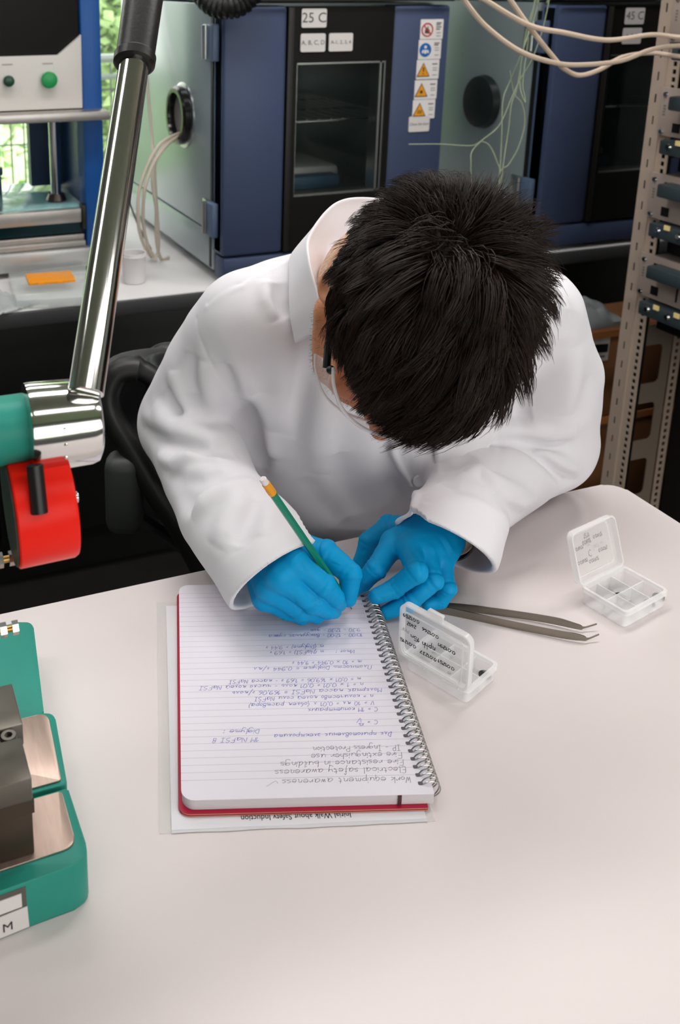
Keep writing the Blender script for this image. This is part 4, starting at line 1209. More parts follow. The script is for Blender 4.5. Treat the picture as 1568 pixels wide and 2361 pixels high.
# name plate on the front of the base
Ff = face_M(W2(.060, .5572) + (.019,), (.998, .059, 0), (0, 0, 1))
bm = nb(); prism(bm, [(-.08, -.0005), (.0120, -.0005), (.0120, .0195), (-.08, .0195)], 0, .0006, Ff); lb = obj('name_plate', bm, mat('plate_grey', '#5d5a52', .4, .3), ap)
bm = nb(); prism(bm, [(-.08, .003), (.0085, .003), (.0085, .015), (-.08, .015)], .0006, .0011, Ff); obj('plate_field', bm, mat('plate_white', '#d8d4d2', .5), lb)
Fw = face_M(W2(.060, .5572) + (.010,), (.998, .059, 0), (0, 0, 1))
bm = nb(); prism(bm, [(-.08, -.0085), (.0125, -.0085), (.0125, .0105), (-.08, .0105)], .0008, .0014, Fw @ Matrix.Rotation(.03, 4, 'Z')); w2 = obj('paper_label', bm, M_label, ap)
bm = nb(); type_mesh(bm, 'M', .0105, Fw @ Matrix.Translation((.0015, -.001, .0018)), align='RIGHT'); obj('lettering', bm, mat('print_black', '#1c1b1f', .6), w2)
# ---------------------------------------------------------------- smooth solids for bodies and cloth
# signed distance fields sampled on a grid and skinned by surface nets (numpy only)
F4 = np.float32


def V3(p):
    return np.array(p, F4)


def smin(a, b, k):
    h = np.maximum(k - np.abs(a - b), 0) / k
    return np.minimum(a, b) - h * h * h * (k / 6)


def smax(a, b, k):
    return -smin(-a, -b, k)


def s_cone(P, a, b, r0, r1, flat=None):
    """tapered capsule; flat = (axis, factor) squeezes distances along an axis"""
    a, b = V3(a), V3(b)
    Q = P
    if flat is not None:
        ax, f = V3(flat[0]), flat[1]
        ax = ax / np.linalg.norm(ax)
        m = lambda X: X + np.outer((X - a) @ ax, ax).reshape(X.shape) * (f - 1)
        Q = m(P)
        b = m(b[None])[0]
    d = b - a
    t = np.clip(((Q - a) @ d) / max(float(d @ d), 1e-9), 0, 1)
    e = Q - a - t[:, None] * d
    return np.sqrt(np.einsum('ij,ij->i', e, e)) - (r0 + (r1 - r0) * t)


def s_chain(P, pts, rs, flat=None):
    out = None
    for i in range(len(pts) - 1):
        d = s_cone(P, pts[i], pts[i + 1], rs[i], rs[i + 1], flat)
        out = d if out is None else np.minimum(out, d)
    return out


def s_ell(P, c, r, R=None):
    Q = P - V3(c)
    if R is not None:
        Q = Q @ np.asarray(R, F4)
    r = V3(r)
    k0 = np.linalg.norm(Q / r, axis=1)
    k1 = np.linalg.norm(Q / (r * r), axis=1)
    return k0 * (k0 - 1) / np.maximum(k1, 1e-6)


def pl_dist(P, pts):
    """distance to a polyline and position along it 0..1"""
    best = None
    n = len(pts) - 1
    for i in range(n):
        a, b = V3(pts[i]), V3(pts[i + 1])
        d = b - a
        t = np.clip(((P - a) @ d) / max(float(d @ d), 1e-12), 0, 1)
        e = P - a - t[:, None] * d
        q = np.einsum('ij,ij->i', e, e)
        if best is None:
            best, s = q, (i + t) / n
        else:
            m = q < best
            best = np.where(m, q, best)
            s = np.where(m, (i + t) / n, s)
    return np.sqrt(best), s


def folds(P, d, L):
    """L: (points, width, depth, kind). depth > 0 raises a soft ridge, < 0 sinks a valley; kind 's' fades at both ends, 'e' at the far end, 'n' not"""
    for pts, w, dep, kind in L:
        A = np.array(pts, F4)
        lo, hi = A.min(0) - 3 * w, A.max(0) + 3 * w
        m = np.all((P > lo) & (P < hi), axis=1)
        if not m.any():
            continue
        q, s = pl_dist(P[m], pts)
        f = np.exp(-(q / w) ** 2) if dep > 0 else np.exp(-(q / w) ** 1.25)
        if kind == 's':
            f = f * np.sin(np.clip(s, .02, .98) * np.pi) ** .6
        elif kind == 'e':
            f = f * np.cos(s * np.pi / 2) ** .7
        d[m] -= (dep * f).astype(F4)
    return d


def surface_net(fn, lo, hi, h):
    """mesh of fn(P) < 0 in the box lo..hi with cell size h; two-level so only cells near the skin are sampled finely"""
    lo, hi = np.array(lo, float), np.array(hi, float)
    K = 4
    n = (np.ceil((hi - lo) / (h * K)).astype(int)) + 1
    H = h * K
    gx, gy, gz = [lo[i] + H * np.arange(n[i]) for i in range(3)]
    C = np.stack(np.meshgrid(gx, gy, gz, indexing='ij'), -1).reshape(-1, 3).astype(F4) + F4(H / 2)
    dc = fn(C).reshape(n)
    near = np.abs(dc) < H * 1.35
    # fine sample points belong to near blocks plus one layer
    N = n * K + 1
    D = np.where(np.repeat(np.repeat(np.repeat(dc, K, 0), K, 1), K, 2) > 0, F4(1), F4(-1))
    D = np.pad(D, ((0, 1), (0, 1), (0, 1)), mode='edge')
    act = np.repeat(np.repeat(np.repeat(near, K, 0), K, 1), K, 2)
    act = np.pad(act, ((0, 1), (0, 1), (0, 1)))
    a2 = act.copy()
    a2[1:] |= act[:-1]; act = a2.copy()
    a2[:, 1:] |= act[:, :-1]; act = a2.copy()
    a2[:, :, 1:] |= act[:, :, :-1]; act = a2
    idx = np.argwhere(act)
    Pf = (lo + idx * h).astype(F4)
    vals = np.empty(len(Pf), F4)
    CH = 400000
    for i in range(0, len(Pf), CH):
        vals[i:i + CH] = fn(Pf[i:i + CH])
    D[act] = vals
    S = D < 0
    # cells crossed by the skin
    c = np.zeros(tuple(N - 1), np.int8)
    for dx in (0, 1):
        for dy in (0, 1):
            for dz in (0, 1):
                c += S[dx:N[0] - 1 + dx, dy:N[1] - 1 + dy, dz:N[2] - 1 + dz]
    cell = (c > 0) & (c < 8)
    ci = np.argwhere(cell)
    vid = -np.ones(tuple(N - 1), np.int32)
    vid[cell] = np.arange(len(ci), dtype=np.int32)
    acc = np.zeros((len(ci), 3)); cnt = np.zeros(len(ci))
    corners = [(x, y, z) for x in (0, 1) for y in (0, 1) for z in (0, 1)]
    for a in corners:
        for ax in range(3):
            if a[ax]:
                continue
            b = list(a); b[ax] = 1
            va = D[ci[:, 0] + a[0], ci[:, 1] + a[1], ci[:, 2] + a[2]]
            vb = D[ci[:, 0] + b[0], ci[:, 1] + b[1], ci[:, 2] + b[2]]
            m = (va < 0) != (vb < 0)
            t = np.where(m, va / np.where(va - vb == 0, 1, va - vb), 0)
            p = np.array(a, float) + np.zeros((len(ci), 3))
            p[:, ax] += t
            acc += p * m[:, None]; cnt += m
    verts = lo + (ci + acc / cnt[:, None]) * h
    faces = []
    for ax in range(3):
        u, v = (ax + 1) % 3, (ax + 2) % 3
        sl0 = [slice(None)] * 3; sl1 = [slice(None)] * 3
        sl0[ax] = slice(0, -1); sl1[ax] = slice(1, None)
        A, Bq = S[tuple(sl0)], S[tuple(sl1)]
        for flip, E in ((False, A & ~Bq), (True, ~A & Bq)):
            e = np.argwhere(E)
            e = e[(e[:, u] > 0) & (e[:, v] > 0) & (e[:, u] < N[u] - 1) & (e[:, v] < N[v] - 1)]
            if not len(e):
                continue
            q = []
            for du, dv in ((-1, -1), (0, -1), (0, 0), (-1, 0)):
                g = e.copy(); g[:, u] += du; g[:, v] += dv
                q.append(vid[g[:, 0], g[:, 1], g[:, 2]])
            q = np.stack(q, 1)
            if flip:
                q = q[:, ::-1]
            faces.append(q[(q >= 0).all(1)])
    return verts, np.concatenate(faces)


def relax(verts, faces, it=2, k=.5):
    """a little Laplacian smoothing"""
    e = np.concatenate([faces[:, [i, (i + 1) % 4]] for i in range(4)])
    n = len(verts)
    deg = np.bincount(np.concatenate([e[:, 0], e[:, 1]]), minlength=n)[:, None]
    v = verts.copy()
    for _ in range(it):
        s = np.zeros_like(v)
        for j in range(3):
            s[:, j] = np.bincount(e[:, 0], v[e[:, 1], j], n) + np.bincount(e[:, 1], v[e[:, 0], j], n)
        v = v + k * (s / np.maximum(deg, 1) - v)
    return v


def wave(P, f, ph=0.):
    """smooth pseudo-random field in about -1..1"""
    x, y, z = P[:, 0] * f, P[:, 1] * f, P[:, 2] * f
    return (np.sin(x * 1.0 + 1.7 * np.sin(y * .8 + ph) + ph) + np.sin(y * 1.1 + 1.5 * np.sin(z * .9 + 2 * ph) + 1.3) + np.sin(z * 1.2 + 1.6 * np.sin(x * .7 + ph) + 2.1)) / 3
# ---------------------------------------------------------------- the seated person
# body frame: x to the person's left (the photograph's right), y away from the table's near side, z up
SH_R, SH_L = (.048, 1.112, 1.006), (.388, 1.115, 1.012)
EL_R, EL_L = (-.030, 1.180, .840), (.446, 1.170, .818)
CUFF_R = dict(c0=(.018, .985, .819), c1=(.072, .882, .803), r0=.053, r1=.056, rc=(.067, .875, .815), rn=(.521, -.683, -.512))
CUFF_L = dict(c0=(.314, 1.040, .808), c1=(.262, .952, .803), r0=.051, r1=.059, rc=(.262, .945, .804), rn=(-.459, -.568, -.682))
COAT_FOLDS = [
    ([(-0.014, 1.094, 1.017), (-0.006, 1.074, 0.989), (0.009, 1.068, 0.958), (0.033, 1.081, 0.919), (0.050, 1.108, 0.885)], 0.0022, -0.0012, 'n'),
    ([(0.050, 1.104, 0.892), (0.055, 1.119, 0.864), (0.060, 1.124, 0.829), (0.067, 1.124, 0.801)], 0.01, -0.012, 's'),
    ([(0.040, 1.081, 0.922), (0.051, 1.110, 0.883), (0.063, 1.122, 0.829)], 0.016, -0.006, 's'),
    ([(0.061, 1.080, 0.931), (0.070, 1.110, 0.872), (0.077, 1.114, 0.822)], 0.016, 0.006, 's'),
    ([(0.017, 1.061, 0.973), (0.024, 1.065, 0.954), (0.033, 1.075, 0.930)], 0.009, -0.005, 's'),
    ([(0.029, 1.055, 0.980), (0.040, 1.067, 0.948), (0.052, 1.093, 0.908)], 0.01, 0.004, 's'),
    ([(0.076, 1.088, 1.065), (0.081, 1.071, 1.049), (0.091, 1.062, 1.028)], 0.01, -0.005, 's'),
    ([(0.065, 1.092, 1.069), (0.069, 1.067, 1.050), (0.079, 1.056, 1.028)], 0.01, 0.003, 's'),
    ([(-0.086, 1.146, 0.850), (-0.044, 1.067, 0.869), (-0.000, 1.024, 0.878), (0.032, 1.037, 0.873)], 0.008, -0.008, 's'),
    ([(-0.082, 1.145, 0.866), (-0.043, 1.086, 0.877), (-0.001, 1.049, 0.882), (0.042, 1.102, 0.860)], 0.013, 0.006, 's'),
    ([(-0.060, 1.073, 0.847), (-0.043, 1.038, 0.857), (-0.025, 1.030, 0.871), (0.019, 1.013, 0.876)], 0.007, 0.006, 's'),
    ([(-0.052, 1.044, 0.843), (-0.033, 1.003, 0.853), (-0.008, 0.982, 0.866), (0.019, 0.988, 0.873)], 0.008, -0.006, 's'),
    ([(-0.038, 1.002, 0.844), (-0.025, 0.970, 0.848), (-0.014, 0.949, 0.846)], 0.012, -0.006, 's'),
    ([(-0.020, 0.952, 0.838), (-0.005, 0.951, 0.856), (0.019, 0.956, 0.868), (0.058, 0.976, 0.863)], 0.01, 0.006, 's'),
    ([(0.037, 0.953, 0.869), (0.029, 0.925, 0.863), (0.016, 0.904, 0.848), (0.008, 0.897, 0.833)], 0.012, 0.006, 's'),
    ([(0.051, 0.939, 0.866), (0.043, 0.903, 0.861), (0.029, 0.879, 0.845)], 0.011, -0.005, 's'),
    ([(0.077, 0.967, 0.853), (0.063, 0.909, 0.863), (0.053, 0.877, 0.857)], 0.012, 0.003, 's'),
    ([(-0.019, 1.086, 0.976), (-0.021, 1.086, 0.953), (-0.015, 1.086, 0.923)], 0.009, -0.006, 's'),
    ([(-0.006, 1.074, 0.972), (-0.006, 1.078, 0.943), (0.004, 1.086, 0.906)], 0.011, 0.004, 's'),
    ([(-0.044, 1.110, 0.946), (-0.037, 1.101, 0.910), (-0.022, 1.084, 0.886)], 0.01, 0.004, 's'),
    ([(-0.053, 1.117, 0.920), (-0.041, 1.104, 0.903), (-0.027, 1.090, 0.888)], 0.009, -0.006, 's'),
    ([(-0.067, 1.132, 0.890), (-0.055, 1.109, 0.880), (-0.038, 1.082, 0.879)], 0.009, 0.004, 's'),
    ([(-0.001, 1.086, 1.038), (0.039, 1.086, 1.065), (0.082, 1.129, 1.077), (0.111, 1.160, 1.081)], 0.0025, -0.0014, 'n'),
    ([(-0.002, 1.085, 1.035), (0.039, 1.081, 1.062), (0.082, 1.120, 1.075), (0.110, 1.145, 1.081)], 0.004, 0.0012, 'n'),
    ([(0.110, 1.064, 0.993), (0.108, 1.078, 0.932), (0.106, 1.091, 0.858)], 0.014, -0.0045, 's'),
    ([(0.089, 1.056, 1.007), (0.087, 1.076, 0.944), (0.088, 1.100, 0.865)], 0.016, 0.0045, 's'),
    ([(0.133, 1.069, 0.947), (0.138, 1.074, 0.889), (0.136, 1.086, 0.813)], 0.016, 0.004, 's'),
    ([(0.158, 1.076, 0.854), (0.171, 1.080, 0.804), (0.190, 1.083, 0.760)], 0.018, -0.004, 's'),
    ([(0.118, 1.092, 0.809), (0.136, 1.090, 0.774), (0.169, 1.089, 0.748)], 0.02, -0.004, 's'),
    ([(0.220, 1.066, 0.882), (0.222, 1.070, 0.854), (0.234, 1.073, 0.829), (0.249, 1.074, 0.807), (0.231, 0.971, 0.850), (0.216, 0.931, 0.855)], 0.0045, 0.005, 'n'),
    ([(0.214, 1.066, 0.882), (0.214, 1.070, 0.851), (0.223, 1.074, 0.826), (0.240, 1.076, 0.801), (0.247, 1.078, 0.785), (0.211, 0.939, 0.850)], 0.008, -0.005, 'n'),
    ([(0.242, 1.070, 0.857), (0.246, 1.073, 0.826)], 0.0018, -0.001, 's'),
    ([(0.371, 1.094, 0.895), (0.380, 1.092, 0.900), (0.392, 1.088, 0.904)], 0.01, -0.008, 's'),
    ([(0.339, 1.068, 0.868), (0.376, 1.078, 0.866), (0.417, 1.086, 0.856), (0.443, 1.093, 0.856)], 0.006, -0.01, 's'),
    ([(0.347, 1.080, 0.875), (0.382, 1.091, 0.873), (0.420, 1.091, 0.868), (0.452, 1.093, 0.876)], 0.012, 0.006, 's'),
    ([(0.371, 1.070, 0.864), (0.402, 1.067, 0.848), (0.425, 1.073, 0.827), (0.462, 1.106, 0.796)], 0.006, -0.009, 's'),
    ([(0.394, 1.074, 0.858), (0.424, 1.079, 0.841), (0.461, 1.100, 0.816)], 0.009, 0.006, 's'),
    ([(0.347, 1.058, 0.864), (0.372, 1.052, 0.854), (0.398, 1.054, 0.836), (0.433, 1.078, 0.805)], 0.011, 0.005, 's'),
    ([(0.293, 1.008, 0.860), (0.314, 1.019, 0.859), (0.327, 1.008, 0.852), (0.362, 1.019, 0.828), (0.386, 1.036, 0.807)], 0.009, 0.006, 's'),
    ([(0.319, 0.992, 0.852), (0.320, 0.978, 0.847), (0.343, 0.992, 0.827), (0.367, 1.020, 0.799)], 0.008, -0.007, 's'),
    ([(0.261, 0.994, 0.856), (0.280, 0.976, 0.861), (0.299, 0.975, 0.857), (0.316, 0.980, 0.850)], 0.01, -0.004, 's'),
    ([(0.272, 1.041, 0.846), (0.291, 1.037, 0.857), (0.315, 1.054, 0.862)], 0.012, -0.004, 's'),
    ([(0.328, 0.986, 0.843), (0.347, 1.003, 0.831), (0.373, 1.024, 0.805)], 0.009, 0.004, 's'),
    ([(0.406, 1.053, 1.009), (0.394, 1.059, 0.975), (0.381, 1.078, 0.931), (0.375, 1.092, 0.901)], 0.013, -0.006, 's'),
    ([(0.392, 1.051, 1.020), (0.380, 1.057, 0.981), (0.369, 1.076, 0.940)], 0.014, 0.005, 's'),
    ([(0.421, 1.067, 1.039), (0.419, 1.060, 1.025), (0.416, 1.057, 1.010)], 0.008, -0.004, 's'),
    ([(0.429, 1.065, 0.994), (0.431, 1.071, 0.948), (0.430, 1.083, 0.897)], 0.016, 0.004, 's'),
    ([(0.459, 1.085, 0.953), (0.457, 1.084, 0.920), (0.453, 1.090, 0.885)], 0.014, -0.003, 's'),
    ([(0.385, 1.065, 1.052), (0.379, 1.051, 1.020), (0.375, 1.058, 0.980)], 0.01, -0.004, 's'),
    ([(0.401, 1.094, 1.072), (0.412, 1.070, 1.051), (0.421, 1.067, 1.039)], 0.0025, -0.0012, 'n'),
    ([(0.009, 0.886, 0.820), (0.035, 0.874, 0.847), (0.071, 0.886, 0.860), (0.140, 1.097, 0.736)], 0.002, -0.0008, 'n'),
    ([(0.238, 1.078, 0.788), (0.237, 0.942, 0.860), (0.264, 0.910, 0.858), (0.314, 0.930, 0.821)], 0.002, -0.0008, 'n'),
]


def sd_trunk(P):
    d = s_cone(P, (.10, 1.150, 1.000), (.330, 1.150, 1.005), .074, .074)
    d = smin(d, s_cone(P, (.215, 1.170, .985), (.222, 1.222, .76), .118, .132, ((0, 1, .2), 1.1)), .08)
    d = smin(d, s_cone(P, (.15, 1.190, .90), (.30, 1.190, .90), .105, .105), .10)
    d = smin(d, s_cone(P, (.15, 1.215, .78), (.30, 1.215, .78), .112, .112), .10)
    d = smin(d, s_cone(P, (.222, 1.240, .76), (.225, 1.335, .56), .125, .150, ((1, 0, 0), .82)), .08)
    d = smin(d, s_cone(P, (.205, 1.135, 1.020), (.198, 1.105, 1.045), .074, .055), .06)
    return d


def sd_arm(P, sh, mid, el, c, rs, wr):
    d = s_chain(P, [sh, mid, el], rs)
    d = smin(d, s_chain(P, [el, c['c0'], c['c1'], tuple(2 * V3(c['c1']) - V3(c['c0']))], [rs[-1], c['r0'], c['r1'], c['r1'] + .006]), .03)
    if c is CUFF_R:
        d = smin(d, s_cone(P, (.040, .990, .812), (.102, .876, .796), .043, .046), .03)
    return d


def sd_arms(P):
    dr = sd_arm(P, SH_R, (.006, 1.150, .925), EL_R, CUFF_R, [.064, .066, .060], None)
    dl = sd_arm(P, SH_L, (.428, 1.146, .925), EL_L, CUFF_L, [.064, .068, .060], None)
    return dr, dl


def sd_coat(P):
    dt = sd_trunk(P)
    arms = sd_arms(P)
    base = smin(smin(dt, arms[0], .06), arms[1], .06)
    out = folds(P, base.copy(), [(p, w * 1.1, d * (2.5 if w > .0055 else 1.3), k) for p, w, d, k in COAT_FOLDS])
    out += (.0026 * wave(P, 33., .7)).astype(F4) + (.0008 * wave(P, 90., 2.)).astype(F4)
    for c, a_ in ((CUFF_R, arms[0]), (CUFF_L, arms[1])):
        rc, rn = V3(c['rc']), V3(c['rn'])
        near = (np.linalg.norm(P - rc, axis=1) < .17) & (a_ < dt + .02)
        if near.any():
            Q = P[near]
            t = (Q - rc) @ (rn / np.linalg.norm(rn))
            dd = out[near]
            inner = np.maximum(np.maximum(dd + .0055, base[near] + .0055 + .34 * np.clip(-t - .012, 0, .06)), -(t + .075))
            dd = smax(dd, t, .003)
            out[near] = smax(dd, -inner, .003)
    return out
HC = V3((.1874, .8613, 1.1007))
HB = np.array([[-.961, -.094, .259], [-.225, -.272, -.936], [.158, -.958, .240]])
HB = np.linalg.qr(HB)[0] * np.sign(np.diag(np.linalg.qr(HB)[1]))      # columns: person's right, face forward, crown
HB32 = HB.astype(F4)


def to_body(p):
    return np.asarray(HC, float) + np.asarray(p, float) @ HB.T


def sd_face(Q):
    """head in its own frame: x right, y forward, z to the crown; origin between the ears"""
    d = s_ell(Q, (0, -.010, .030), (.075, .097, .086))
    d = smin(d, s_ell(Q, (0, .040, -.045), (.057, .056, .080)), .03)
    d = smin(d, s_chain(Q, [(.047, .005, -.070), (.030, .060, -.100), (0, .078, -.108)], [.020, .020, .018]), .03)
    d = smin(d, s_chain(Q, [(-.047, .005, -.070), (-.030, .060, -.100), (0, .078, -.108)], [.020, .020, .018]), .03)
    d = smin(d, s_chain(Q, [(-.042, .074, .022), (0, .086, .020), (.042, .074, .022)], [.010, .011, .010]), .015)       # brow
    for s in (1, -1):
        d = smax(d, -s_ell(Q, (s * .032, .098, -.002), (.017, .012, .011)), .012)                                       # eye hollows
        d = smin(d, s_ell(Q, (s * .032, .080, -.002), (.013, .0125, .012)), .003)                                        # closed lids
        d = smin(d, s_ell(Q, (s * .042, .068, -.030), (.020, .016, .014)), .015)                                        # cheekbones
        ear = s_ell(Q, (s * .0755, -.020, -.018), (.006, .017, .026))
        ear = smax(ear, -s_ell(Q, (s * .083, -.017, -.018), (.006, .010, .017)), .004)
        d = smin(d, ear, .006)
    nose = s_chain(Q, [(0, .090, .008), (0, .106, -.022), (0, .112, -.036)], [.0075, .0095, .0115])
    nose = smin(nose, s_ell(Q, (.011, .100, -.038), (.0075, .009, .007)), .006)
    nose = smin(nose, s_ell(Q, (-.011, .100, -.038), (.0075, .009, .007)), .006)
    d = smin(d, nose, .010)
    d = smin(d, s_ell(Q, (0, .092, -.066), (.024, .010, .0065)), .004)                                                  # lips
    d = smin(d, s_ell(Q, (0, .090, -.077), (.020, .010, .007)), .004)
    d = smin(d, s_ell(Q, (0, .086, -.108), (.018, .012, .014)), .010)
    return d


def sd_head(P):
    d = sd_face((P - HC) @ HB32)
    n0 = to_body((0, -.022, -.055))
    return smin(d, s_chain(P, [n0, (.198, 1.02, 1.078), (.203, 1.115, 1.040)], [.054, .056, .062]), .03)


NECK = [to_body((0, -.024, -.062)), (.195, 1.010, 1.080), (.200, 1.07, 1.062), (.203, 1.13, 1.03)]


def sd_sweater_neck(P):
    q, s = pl_dist(P, [(.192, .965, 1.094), (.198, 1.04, 1.072), (.203, 1.13, 1.03)])
    d = q - (.0735 + .004 * s) - .0010 * np.sin(s * 330)
    ax = V3((.01, .145, -.058)); ax /= np.linalg.norm(ax)
    t = (P - V3((.192, .968, 1.094))) @ ax
    return smax(d, -t, .008)


RH = dict(wrist=(.0500, .9650, .8220),
          index=[(.0885, .8660, .8345), (.1178, .8613, .8125), (.1305, .8682, .7930), (.1362, .8740, .7808)],
          middle=[(.0726, .8582, .8240), (.1072, .8608, .7930), (.1235, .8706, .7785), (.1315, .8775, .7710)],
          ring=[(.0625, .8660, .8060), (.0957, .8659, .7800), (.1125, .8755, .7690), (.1215, .8850, .7670)],
          pinky=[(.0585, .8765, .7870), (.0826, .8784, .7710), (.0979, .8760, .7660), (.1078, .8840, .7655)],
          thumb=[(.0990, .9250, .8120), (.1257, .9130, .8160), (.1500, .8977, .8020), (.1480, .8911, .7760)])
LH = dict(wrist=(.2860, 1.0020, .8080),
          index=[(.2071, .9592, .8000), (.1827, .9300, .7860), (.1701, .9294, .7700), (.1616, .9275, .7635)],
          middle=[(.2211, .9411, .8040), (.2203, .9014, .8020), (.1986, .9053, .7780), (.1787, .8995, .7730)],
          ring=[(.2376, .9388, .8000), (.2414, .9110, .7850), (.2150, .9039, .7620), (.1922, .9032, .7510)],
          pinky=[(.2565, .9420, .7850), (.2600, .9200, .7690), (.2530, .9200, .7540), (.2396, .9180, .7505)],
          thumb=[(.2480, .9950, .7950), (.2128, 1.0148, .7860), (.1880, 1.0024, .7740), (.1780, .9964, .7530)])
FR = dict(index=[.0135, .0112, .0096, .0077], middle=[.0138, .0114, .0099, .0084], ring=[.0132, .0108, .0095, .0080], pinky=[.0122, .0098, .0087, .0076], thumb=[.0165, .0138, .0118, .0092])
GLOVE_FOLDS = [
    ([(0.0718, 0.8519, 0.8041), (0.0765, 0.8538, 0.7953)], 0.0016, -0.0012, 's'),
    ([(0.0850, 0.8476, 0.8072), (0.0883, 0.8522, 0.7964), (0.0985, 0.8537, 0.7806)], 0.0017, -0.0018, 's'),
    ([(0.0991, 0.8506, 0.8112), (0.1045, 0.8490, 0.8013), (0.1159, 0.8514, 0.7956), (0.1321, 0.8640, 0.7780)], 0.0022, -0.0032, 's'),
    ([(0.1189, 0.8511, 0.8190), (0.1175, 0.8486, 0.8137)], 0.0011, 0.0008, 's'),
    ([(0.1224, 0.8501, 0.8162), (0.1206, 0.8510, 0.8075)], 0.0011, 0.0009, 's'),
    ([(0.1269, 0.8532, 0.8106), (0.1247, 0.8559, 0.7965)], 0.0011, 0.0009, 's'),
    ([(0.1321, 0.8576, 0.8035), (0.1280, 0.8569, 0.7927)], 0.0011, 0.0008, 's'),
    ([(0.1372, 0.8613, 0.7989), (0.1340, 0.8585, 0.7922)], 0.0011, 0.0007, 's'),
    ([(0.1201, 0.8500, 0.8177), (0.1185, 0.8487, 0.8106)], 0.001, -0.0008, 's'),
    ([(0.1247, 0.8509, 0.8141), (0.1229, 0.8538, 0.8010)], 0.001, -0.0008, 's'),
    ([(0.1295, 0.8555, 0.8070), (0.1267, 0.8572, 0.7936)], 0.001, -0.0008, 's'),
    ([(0.1296, 0.8966, 0.8183), (0.1398, 0.8935, 0.8156)], 0.0011, 0.0008, 's'),
    ([(0.1287, 0.8961, 0.8160), (0.1388, 0.8923, 0.8138)], 0.001, -0.0008, 's'),
    ([(0.1311, 0.8940, 0.8075), (0.1388, 0.8908, 0.8097)], 0.0011, 0.0008, 's'),
    ([(0.1317, 0.8945, 0.8036), (0.1396, 0.8892, 0.8066)], 0.001, -0.0007, 's'),
    ([(0.1265, 0.8610, 0.8223), (0.1397, 0.8890, 0.8026)], 0.0011, 0.0008, 's'),
    ([(0.1260, 0.8568, 0.8216), (0.1392, 0.8902, 0.7976)], 0.001, -0.0007, 's'),
    ([(0.1258, 0.8543, 0.8199), (0.1393, 0.8901, 0.7940)], 0.001, 0.0007, 's'),
    ([(0.1075, 0.8544, 0.8317), (0.1133, 0.8542, 0.8273)], 0.0012, -0.0008, 's'),
    ([(0.0957, 0.8516, 0.8235), (0.1012, 0.8525, 0.8170)], 0.0014, -0.0006, 's'),
    ([(0.0695, 0.8558, 0.8405), (0.0627, 0.8476, 0.8311)], 0.004, 0.0008, 's'),
    ([(0.0911, 0.8554, 0.8459), (0.1021, 0.8534, 0.8333)], 0.003, -0.0008, 's'),
    ([(0.2190, 0.9240, 0.8157), (0.2232, 0.9100, 0.8147), (0.2253, 0.8955, 0.8127), (0.2251, 0.8904, 0.8072)], 0.0022, -0.003, 's'),
    ([(0.2330, 0.9272, 0.8117), (0.2374, 0.9215, 0.8052), (0.2457, 0.9102, 0.7962)], 0.002, -0.0018, 's'),
    ([(0.2457, 0.9102, 0.7962), (0.2553, 0.9108, 0.7740)], 0.0016, -0.0018, 's'),
    ([(0.1750, 0.9257, 0.7947), (0.1825, 0.9195, 0.7929)], 0.0011, 0.0009, 's'),
    ([(0.1731, 0.9252, 0.7913), (0.1806, 0.9184, 0.7899)], 0.001, -0.0008, 's'),
    ([(0.1713, 0.9243, 0.7887), (0.1789, 0.9187, 0.7865)], 0.0011, 0.0007, 's'),
    ([(0.1635, 0.9265, 0.7796), (0.1684, 0.9216, 0.7797)], 0.0012, -0.0008, 's'),
    ([(0.1905, 0.9045, 0.7865), (0.1966, 0.9039, 0.7912)], 0.0011, 0.0009, 's'),
    ([(0.1928, 0.9017, 0.7868), (0.1986, 0.9000, 0.7923)], 0.001, -0.0008, 's'),
    ([(0.1950, 0.8986, 0.7868), (0.2000, 0.8974, 0.7919)], 0.0011, 0.0007, 's'),
    ([(0.1788, 0.8929, 0.7791), (0.1853, 0.8916, 0.7737)], 0.0014, -0.0008, 's'),
    ([(0.1757, 0.9921, 0.7668), (0.1822, 0.9900, 0.7715)], 0.0012, -0.0009, 's'),
    ([(0.1775, 0.9898, 0.7637), (0.1842, 0.9888, 0.7677)], 0.0011, 0.0007, 's'),
    ([(0.2106, 0.9053, 0.8088), (0.2140, 0.8955, 0.8116)], 0.0011, 0.0008, 's'),
    ([(0.2529, 0.9491, 0.8200), (0.2640, 0.9446, 0.8100), (0.2693, 0.9421, 0.8002)], 0.0025, 0.0012, 's'),
    ([(0.2475, 0.9465, 0.8200), (0.2587, 0.9400, 0.8090), (0.2649, 0.9365, 0.7967)], 0.0018, -0.0009, 's'),
    ([(0.2251, 0.9992, 0.8046), (0.2046, 0.9582, 0.8154)], 0.003, -0.0008, 's'),
    ([(0.2400, 0.9326, 0.8152), (0.2466, 0.9281, 0.8075)], 0.003, 0.0008, 's'),
]


